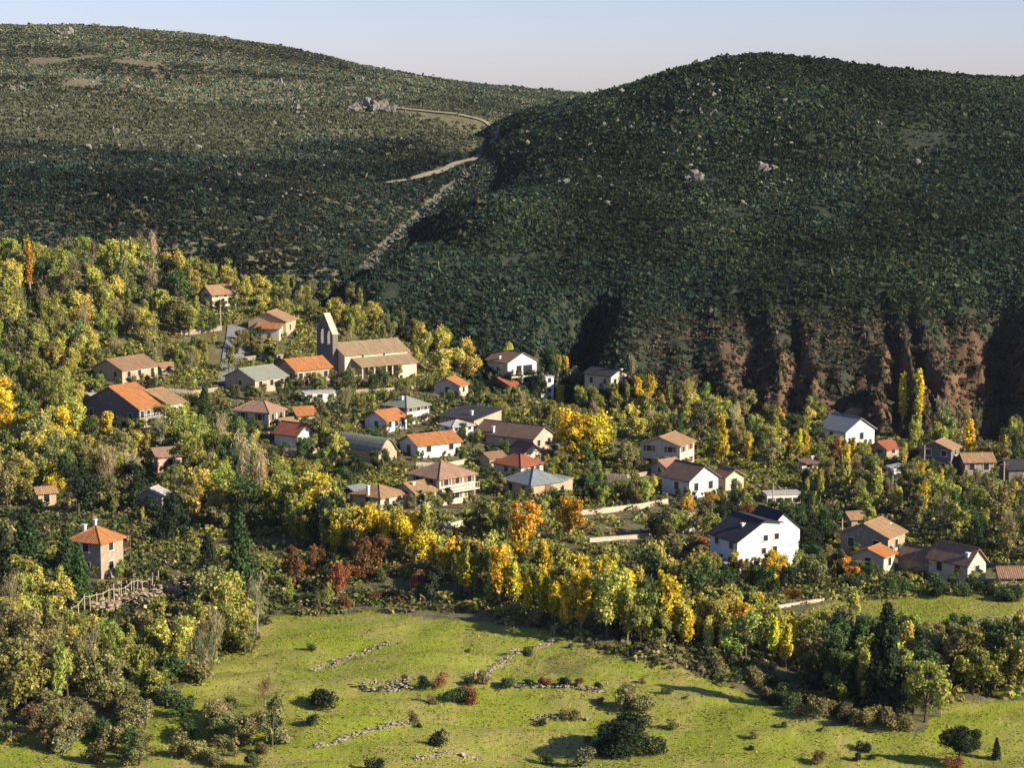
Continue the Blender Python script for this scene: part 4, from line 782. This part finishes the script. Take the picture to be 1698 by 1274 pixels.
# ------------------------------------------------------------------ woods and gardens, tree by tree
WRECTS += [(1425, 992, 1690, 1036, 258, 0), (118, 985, 255, 1036, 258, 0), (395, 540, 402, 625, 420, 0), (985, 850, 1140, 876, 300, 0)]
def hides(px, py, hpx, wpx, d):
    for x0, y0, x1, y1, dd, _ in RECTS + WRECTS:
        if d < dd + 3:
            ox = min(px + wpx, x1) - max(px - wpx, x0); oy = min(py, y1) - max(py - hpx, y0)
            if ox > 2 and oy > 0 and ox / (x1 - x0) * oy / (y1 - y0) > .13: return True
    return False
FEET = []
def inside_house(px, py):
    return any(x0 - 2 < px < x1 + 2 and y0 + (y1 - y0) * .5 < py < y1 + (y1 - y0) * .65 + 2 for x0, y0, x1, y1, dd, _ in RECTS) or bool(inpoly([px], [py], [(945, 850), (1110, 846), (1165, 862), (1160, 884), (975, 896)])[0]) or bool(inpoly([px], [py], [(105, 985), (200, 960), (310, 950), (312, 1035), (110, 1062)])[0])
def wood(poly, n, mix, hr, gap=.30, seed=0):
    """n trees with their feet inside a photograph polygon; mix = {(kind, colour): weight}"""
    if seed not in (1, 2, 15, 16, 17, 19): n = int(n * 1.3)
    r = np.random.default_rng(1000 + seed); P = np.array(poly, float); x0, y0 = P.min(0); x1, y1 = P.max(0); keys = list(mix); wt = np.array([mix[k] for k in keys], float); wt /= wt.sum(); got = tries = 0; local = []
    while got < n and tries < n * 60:
        tries += 1; px, py = r.uniform(x0, x1), r.uniform(y0, y1)
        if not inpoly([px], [py], poly)[0] or inside_house(px, py): continue
        # neighbouring trees of a wood tend to be of one sort
        f = (float(fbm(np.array([px / 60.]), np.array([py / 45.]), 60 + seed, 2)[0]) * .9 + .5 + r.normal() * .16) % 1.0
        kind, col = keys[min(len(keys) - 1, int(np.searchsorted(np.cumsum(wt), f)))]
        X, Y, Z = ground(px, py); d = topix(X, Y, Z)[2]; sc = 330 / d; hp = r.uniform(*hr) * (1.22 if seed in (1, 2, 15, 16, 17, 18, 19) else 1.4) * sc * (.5 if kind == 'bush' else 1); wd = hp * (.22 if kind in ('poplar', 'bare', 'conifer') else .30)
        gp = gap * .8
        if any(abs(px - a) < gp * (hp + b) * .5 and abs(py - c) < gp * .45 * (hp + b) * .5 for a, c, b in FEET): continue
        for shrink in (1, .7, .45):
            if not hides(px, py, hp * shrink, wd * shrink, d): break
        else: continue
        plant(kind, col, px, py, hp * shrink, (X, Y, Z)); FEET.append((px, py, hp * shrink)); got += 1
    return got
for k, c, px, py, hp in one: FEET.append((px, py, hp))
cnt = []
def skirts():
    """garden bushes and small trees at the foot of the houses"""
    r = np.random.default_rng(5)
    for i_, (x0, y0, x1, y1, dd, ww) in enumerate(list(RECTS)):
        if i_ == 2: continue
        base = y1 + (y1 - y0) * .55
        for i in range(max(2, int((x1 - x0) / 13))):
            px = x0 + (x1 - x0) * (i + r.uniform(0, 1)) / max(2, int((x1 - x0) / 13)); py = base + r.uniform(3, 12); hp = min((py - y1) * r.uniform(.6, 1.4), 30)
            kind = 'shrub'; col = r.choice(['deep', 'olive', 'lime', 'dark', 'green', 'brown', 'yellow'], p=[.25, .25, .15, .1, .1, .1, .05])
            plant(kind, col, px, py, max(9, hp)); FEET.append((px, py, hp))
skirts()
cnt.append(wood([(480,880),(560,885),(640,900),(800,965),(1000,1005),(1150,1015),(1320,1055),(1330,1112),(1130,1082),(1000,1066),(860,1020),(760,985),(690,925),(560,925),(480,905)], 150, {('poplar','gold'):9,('poplar','yellow'):5,('poplar','lime'):2.4,('broad','yellow'):2,('broad','deep'):1.2,('broad','lime'):1.2,('poplar','orange'):.25}, (46, 90), .225, 1))
cnt.append(wood([(490,862),(560,880),(640,905),(720,930),(720,945),(620,925),(480,900)], 34, {('poplar','gold'):4,('broad','gold'):3,('poplar','yellow'):2}, (56, 84), .2, 18))
cnt.append(wood([(470,930),(560,935),(680,935),(760,995),(700,1010),(560,1010),(470,985)], 26, {('broad','russet'):3,('bush','russet'):2,('bush','lime'):1,('broad','dark'):2,('bush','deep'):1}, (32, 52), .3, 2))
cnt.append(wood([(-20,440),(120,430),(260,450),(330,500),(330,560),(160,580),(-20,600)], 62, {('broad','olive'):3,('poplar','lime'):2,('bare','grey'):2,('broad','lime'):2,('broad','yellow'):2.5,('poplar','yellow'):1,('broad','deep'):1}, (46, 78), .27, 3))
cnt.append(wood([(-20,600),(160,585),(200,640),(130,720),(120,830),(-20,860)], 46, {('poplar','gold'):2,('broad','lime'):3,('broad','olive'):2,('broad','yellow'):3,('broad','gold'):1,('broad','green'):1.2}, (44, 72), .27, 4))
cnt.append(wood([(160,560),(340,520),(400,640),(400,720),(200,720),(150,640)], 30, {('broad','olive'):2.5,('broad','deep'):1.2,('bare','grey'):1.5,('broad','lime'):2.5,('broad','yellow'):1}, (26, 46), .27, 5))
cnt.append(wood([(130,720),(420,715),(560,770),(560,860),(480,890),(300,880),(130,850)], 58, {('broad','olive'):2.5,('broad','lime'):3,('broad','deep'):1.3,('bare','tan'):1.3,('broad','yellow'):1.5,('poplar','yellow'):1.5}, (36, 66), .27, 6))
cnt.append(wood([(300,450),(420,470),(600,500),(700,560),(780,600),(700,580),(570,560),(480,540),(400,520),(330,500)], 46, {('broad','olive'):2,('bare','brown'):1.5,('broad','yellow'):2,('broad','lime'):2,('poplar','lime'):1.5}, (30, 54), .25, 7))
cnt.append(wood([(400,560),(520,640),(600,640),(720,640),(840,660),(840,700),(700,660),(600,690),(520,690),(380,600)], 58, {('broad','olive'):2,('broad','deep'):1.5,('broad','lime'):2.5,('bare','grey'):1,('poplar','lime'):1}, (22, 38), .23, 8))
cnt.append(wood([(520,700),(600,730),(660,770),(560,800),(600,870),(760,880),(900,880),(960,860),(830,840),(800,800),(920,770),(940,720),(860,690),(980,700),(1060,760),(1100,850),(1180,880),(1180,905),(980,880),(800,900),(560,880),(500,760)], 86, {('broad','olive'):2,('broad','deep'):2,('broad','lime'):2.5,('shrub','olive'):1,('poplar','lime'):1,('broad','yellow'):1.5}, (24, 46), .24, 9))
cnt.append(wood([(780,600),(900,600),(1000,650),(1100,660),(1200,690),(1380,710),(1380,740),(1330,790),(1220,780),(1060,730),(960,700),(860,690)], 66, {('broad','yellow'):3,('poplar','gold'):2,('broad','olive'):2,('broad','deep'):1.4,('poplar','lime'):2,('broad','lime'):2,('bare','tan'):.8}, (30, 58), .26, 10))
cnt.append(wood([(1330,740),(1480,745),(1600,720),(1720,740),(1720,960),(1640,930),(1520,880),(1400,850),(1330,820)], 84, {('poplar','gold'):3,('broad','lime'):2.5,('broad','olive'):1.6,('bare','grey'):1.2,('broad','deep'):1.3,('poplar','yellow'):2.5,('broad','yellow'):1.5}, (36, 66), .26, 11))
cnt.append(wood([(1130,870),(1210,880),(1400,880),(1400,990),(1300,1000),(1130,960),(1060,905)], 26, {('broad','deep'):3,('broad','dark'):2,('broad','olive'):1.5,('bush','russet'):1.5,('broad','gold'):1}, (26, 44), .27, 12))
cnt.append(wood([(1320,1060),(1500,1065),(1720,1080),(1720,1160),(1590,1160),(1540,1215),(1400,1180),(1320,1120)], 46, {('broad','deep'):2.5,('broad','olive'):2,('broad','lime'):2,('broad','dark'):1.3,('poplar','yellow'):1.6}, (40, 70), .27, 13))
cnt.append(wood([(-20,1000),(120,1010),(330,1040),(400,1000),(440,1030),(400,1110),(250,1160),(-20,1200)], 76, {('broad','olive'):2,('bare','grey'):2.2,('broad','yellow'):2,('bush','brown'):1.2,('broad','lime'):2,('poplar','lime'):1.3,('bush','deep'):1}, (38, 64), .27, 14))
cnt.append(wood([(-20,1160),(250,1150),(430,1180),(480,1230),(430,1274),(120,1274),(-20,1230)], 78, {('bush','brown'):2.5,('bush','olive'):3,('bush','grey'):1,('bush','deep'):2,('shrub','olive'):1}, (26, 52), .24, 15))
cnt.append(wood([(760,1000),(900,1045),(1100,1090),(1330,1190),(1530,1220),(1330,1150),(1130,1095),(900,1030)], 40, {('bush','deep'):2,('bush','brown'):2,('bush','olive'):2}, (24, 42), .3, 16))
cnt.append(wood([(1400,960),(1500,968),(1700,985),(1700,1000),(1500,990),(1400,985)], 18, {('bush','deep'):3,('bush','dark'):2}, (32, 46), .3, 17))
cnt.append(wood([(480,1080),(900,1060),(1130,1120),(1500,1230),(1500,1260),(700,1270),(480,1200)], 20, {('bush','deep'):2,('bush','brown'):2,('bush','dark'):1.5}, (12, 26), .5, 19))
print('WOODS', cnt, len(PLANTS))
from collections import Counter; print(Counter(p[4].name.split('.')[0] for p in PLANTS))

# ------------------------------------------------------------------ labels of the plants: what they look like, then where they stand
ORD = ['leftmost', 'second from left', 'third from left', 'fourth from left', 'fifth from left', 'sixth from left', 'seventh from left', 'eighth from left', 'ninth from left', 'tenth from left', 'eleventh from left', 'twelfth from left', 'thirteenth from left', 'fourteenth from left', 'fifteenth from left', 'sixteenth from left', 'seventeenth from left', 'eighteenth from left', 'nineteenth from left', 'twentieth from left']
NUM = ['zero', 'one', 'two', 'three', 'four', 'five', 'six', 'seven', 'eight', 'nine', 'ten', 'eleven', 'twelve', 'thirteen', 'fourteen', 'fifteen', 'sixteen', 'seventeen', 'eighteen', 'nineteen', 'twenty']
MARKS += [(1045, 1240, 'the large holm oak'), (640, 1145, 'the straight stone wall'), (1592, 1250, 'the umbrella oak'), (195, 1010, 'the pale post line'), (1468, 1100, 'the tallest dark conifer'), (440, 1160, 'the thin meadow tree'), (930, 1140, 'the dark bush row'), (1225, 108, 'the right hand summit'), (112, 55, 'the left skyline rock'), (1500, 1020, 'the right hand field'), (60, 470, 'the orange column poplar'), (404, 780, 'the bare poplar pair'), (1510, 650, 'the twin gold columns'), (800, 960, 'the golden belt'), (1150, 1040, 'the golden belt end'), (620, 1000, 'the russet thicket'), (960, 730, 'the big golden tree'), (1050, 890, 'the low pale wall')]
pool = {}
for k, c, px, py, o, lab in PLANTS:
    if lab: continue
    x, y, ph = min(MARKS, key=lambda t: math.hypot(px - t[0], (py - t[1]) * 1.3)); dx, dy = px - x, py - y
    rel = ('right of' if dx > 0 else 'left of') if abs(dx) > abs(dy) * 1.2 else ('below' if dy > 0 else 'above')
    if math.hypot(dx, dy) < 22: rel = 'close by'
    pool.setdefault((k, c, rel, ph), []).append((px, py, o))
rows = []
for key, L_ in pool.items():
    if len(L_) > 14:
        L_.sort(key=lambda t: t[1]); h_ = len(L_) // 2; rows += [(key, L_[:h_], 'upper '), (key, L_[h_:], 'lower ')]
    else: rows.append((key, L_, ''))
for (k, c, rel, ph), L_, row in rows:
    base = '%s %s %s %s' % (CWORD[c], KWORD[k], rel, ph); L_.sort(key=lambda t: t[0])
    for i, (px, py, o) in enumerate(L_):
        if len(L_) == 1: o['label'] = base
        elif len(L_) == 2: o['label'] = base + (', left one of two' if i == 0 else ', right one of two')
        else: o['label'] = base + ', ' + (ORD[i] if i < len(L_) - 1 else 'rightmost') + ' of ' + row + (NUM[len(L_)] if len(L_) < 21 else 'many')
        o['group'] = '%ss of the valley' % KWORD[k].replace('bush', 'bushe')

# ------------------------------------------------------------------ ground cover nobody could count
def cover(name, label, X, Y, size, k, colour, r, flat=.75, cs=.42, sink=.1, up=.35):
    n = len(X); Z = gz(X, Y); c0 = np.stack([X, Y, Z - sink * size], 1); d = unit(r.normal(size=(n, k, 3))); d[..., 2] = np.abs(d[..., 2])
    S = size[:, None, None]; c = c0[:, None] + d * S * r.uniform(.35, 1, (n, k, 1)) * np.array([1, 1, flat * 1.3]) ; nn = unit(d + .75 * r.normal(size=(n, k, 3)) + np.array([0, 0, up]))
    sz = (S * r.uniform(.6, 1.3, (n, k, 1)) * cs).reshape(-1, 1); v, q = cards(c.reshape(-1, 3), nn.reshape(-1, 3), sz, r)
    t = (colour[:, None] * np.clip(1 + .28 * r.normal(size=(n, k, 1)), .4, 1.8)).reshape(-1, 3); o = link(bpy.data.objects.new(name, quadmesh(name, v, q, LEAF, t))); o.color = (1, 1, 1, 1); return tag(o, label, name.replace('_', ' '), kind='stuff')
def pal(n, r, cols, wts): 
    i = r.choice(len(cols), n, p=np.array(wts) / sum(wts)); return np.array(cols)[i] * np.clip(1 + .22 * r.normal(size=(n, 1)), .5, 1.7)
def scatter(n, y0, y1, r, t0=-.30, t1=.30):
    """even in area over the view's wedge of ground"""
    Y = np.sqrt(r.uniform(y0 * y0, y1 * y1, n)); return r.uniform(t0, t1, n) * Y, Y
r = np.random.default_rng(77)
X, Y = scatter(170000, 440, 800, r, -.10, .34); k = (gwhich(X, Y) == 1); px, py, _ = topix(X, Y, gz(X, Y)); px2, py2, _ = topix(X, Y, fR(X, Y))
gu = sstep(1000, 1100, px) * sstep(500, 560, py); dry = np.exp(-(((px - 1530) / 60) ** 2 + ((py - 225) / 42) ** 2)) + .8 * np.exp(-(((px - 860) / 90) ** 2 + ((py - 430) / 14) ** 2))
k &= r.uniform(size=len(X)) > np.maximum(gu * .55, np.clip(dry, 0, .8)); k &= fbm(X / 5, Y / 5, 91, 2) > -.55; X, Y, gu = X[k], Y[k], gu[k]; n = len(X)
cc = pal(n, r, [(.027, .052, .034), (.040, .068, .038), (.018, .036, .028), (.065, .078, .040)], [5, 3, 2.5, 1]); cc = cc * np.clip(.92 + .9 * fbm(X / 28, Y / 34, 131, 3), .5, 1.6)[:, None] * np.where(fbm(X / 45, Y / 60, 133, 2) > .12, 1, 0)[:, None] + cc * np.array([1.15, 1.0, .8]) * np.clip(.9 + .9 * fbm(X / 28, Y / 34, 131, 3), .5, 1.6)[:, None] * np.where(fbm(X / 45, Y / 60, 133, 2) > .12, 0, 1)[:, None]; cc = cc * (1 - gu[:, None]) + gu[:, None] * pal(n, r, [(.12, .085, .05), (.045, .055, .028)], [1, 1.3])
cover('scrub', 'dense dark evergreen scrub covering the right hand hill', X, Y, r.uniform(.4, 1.1, n) * np.where(r.uniform(size=n) < .03, 1.9, 1), 11, cc, r); print('scrub', n)
X, Y = scatter(130000, 520, 930, r, -.34, .06); k = (gwhich(X, Y) == 2); px, py, _ = topix(X, Y, gz(X, Y)); drt = sstep(-.25, .5, fbm(X / 50, Y / 30, 51) + 1.1 * (1 - sstep(150, 330, py)) - .25) * (1 - .75 * sstep(235, 300, py))
k &= r.uniform(size=len(X)) > drt * .7
for a, b in (((690, 296), (790, 262)), ((790, 262), (820, 222)), ((660, 181), (812, 206)), ((596, 446), (628, 410)), ((628, 410), (698, 350)), ((698, 350), (752, 302))):
    t = np.clip(((px - a[0]) * (b[0] - a[0]) + (py - a[1]) * (b[1] - a[1])) / ((b[0] - a[0]) ** 2 + (b[1] - a[1]) ** 2), 0, 1); k &= np.hypot(px - a[0] - t * (b[0] - a[0]), (py - a[1] - t * (b[1] - a[1])) * 1.4) > (3.5 if a[1] > 300 else 6.5)
X, Y, drt = X[k], Y[k], drt[k]; n = len(X); cc = pal(n, r, [(.022, .042, .032), (.032, .052, .034), (.014, .028, .025), (.07, .065, .035)], [5, 3, 2.5, 1.2]); cc = cc * np.clip(.85 + 1.0 * fbm(X / 35, Y / 30, 135, 3), .45, 1.6)[:, None]; cc = cc * (1 - drt[:, None] * .6) + drt[:, None] * .6 * np.array([.14, .145, .075])
cover('scrub', 'dark evergreen scrub on the lower face of the left hand hill', X, Y, r.uniform(.45, 1.2, n) * np.where(r.uniform(size=n) < .03, 1.8, 1), 11, cc, r); print('scrub', n)
X, Y = scatter(110000, 900, 1620, r, -.32, .16); k = (gwhich(X, Y) == 2) & (fbm(X / 40, Y / 60, 95, 3) > -.55); X, Y = X[k], Y[k]; n = len(X)
cover('scrub', 'thin heath on the far brow of the left hand hill', X, Y, r.uniform(.6, 1.5, n) * np.where(r.uniform(size=n) < .02, 2, 1), 9, pal(n, r, [(.055, .09, .05), (.09, .105, .06), (.15, .14, .08)], [3, 3, 2]) * np.clip(.95 + 1.1 * fbm(X / 60, Y / 40, 137, 3), .45, 1.7)[:, None], r); print('heath', n)
X, Y = scatter(60000, 225, 560, r); k = (gwhich(X, Y) == 0); px, py, _ = topix(X, Y, gz(X, Y)); wb = 22 * fbm(X / 7, Y / 7, 41, 3); inm = inpoly(px + wb, py + wb * .6, MEADOW) | inpoly(px + wb, py + wb * .3, FIELD)
k &= ~inm; k &= fbm(X / 9, Y / 9, 97, 3) > -.35
for x0, y0, x1, y1, dd, ww in RECTS: k &= ~((px > x0 - 3) & (px < x1 + 3) & (py > y0 + (y1 - y0) * .8) & (py < y1 + (y1 - y0) * 1.0 + 3))
k &= ~inpoly(px, py, [(360, 645), (385, 535), (404, 535), (396, 600), (386, 645)])
for x0, y0, x1, y1, dd, ww in WRECTS: k &= ~((px > x0 - 2) & (px < x1 + 2) & (py > y1 - 3) & (py < y1 + 7))
gy_ = inpoly(px, py, [(945, 850), (1110, 846), (1165, 862), (1160, 884), (975, 896)]); k &= ~(gy_ & (np.abs(((py - .12 * (1000 - px)) % 9) - 4) > 2))
X, Y = X[k], Y[k]; n = len(X); zone = fbm(X / 30, Y / 30, 99, 2)[:, None]
ca = pal(n, r, [(.15, .16, .05), (.09, .12, .035), (.19, .155, .07), (.27, .23, .10), (.045, .065, .025)], [3, 3, 2, 1.5, 2]); cb = pal(n, r, [(.28, .265, .06), (.17, .20, .05), (.20, .155, .06)], [2, 3, 1])
cover('undergrowth', 'mixed low bushes and weeds between the trees and houses', X, Y, r.uniform(.4, 1.7, n), 34, np.where(zone > .1, cb, ca), r, cs=.185); print('under', n)
X, Y = scatter(150000, 195, 300, r, -.27, .27); px, py, _ = topix(X, Y, gz(X, Y)); wb = 22 * fbm(X / 7, Y / 7, 41, 3); inm = inpoly(px + wb, py + wb * .6, MEADOW) | inpoly(px + wb, py + wb * .3, FIELD)
pt = fbm(X / 11, Y / 6, 111, 4); k = inm & (r.uniform(size=len(X)) < .25 + 1.2 * np.clip(pt, 0, 1)); X, Y, pt = X[k], Y[k], pt[k]; n = len(X)
cc = np.where((pt + .25 * r.normal(size=n) > .30)[:, None], pal(n, r, [(.40, .36, .08), (.36, .335, .06)], [1, 1]), pal(n, r, [(.25, .30, .025), (.31, .33, .035), (.20, .27, .025)], [2, 2, 1]))
cover('grass', 'short grass and dry tufts over the green meadow', X, Y, r.uniform(.06, .17, n), 6, cc, r, .8, .5, 0, 2.2); print('grass', n)

# ------------------------------------------------------------------ the valley's air
hm = bpy.data.materials.new('valley_haze'); hm.use_nodes = True; hn = hm.node_tree; hn.nodes.clear(); ho_ = hn.nodes.new('ShaderNodeOutputMaterial'); pv = hn.nodes.new('ShaderNodeVolumePrincipled')
pv.inputs['Color'].default_value = (.80, .88, 1.0, 1); pv.inputs['Density'].default_value = .00003; pv.inputs['Anisotropy'].default_value = .3; hn.links.new(pv.outputs[0], ho_.inputs['Volume'])
hb = MB(); hb.box(-1350, 1350, -60, 2450, float(GZ.min()) - 3, 110); tag(hb.build('haze', hm), 'thin blue autumn haze filling the valley', 'haze', kind='stuff')
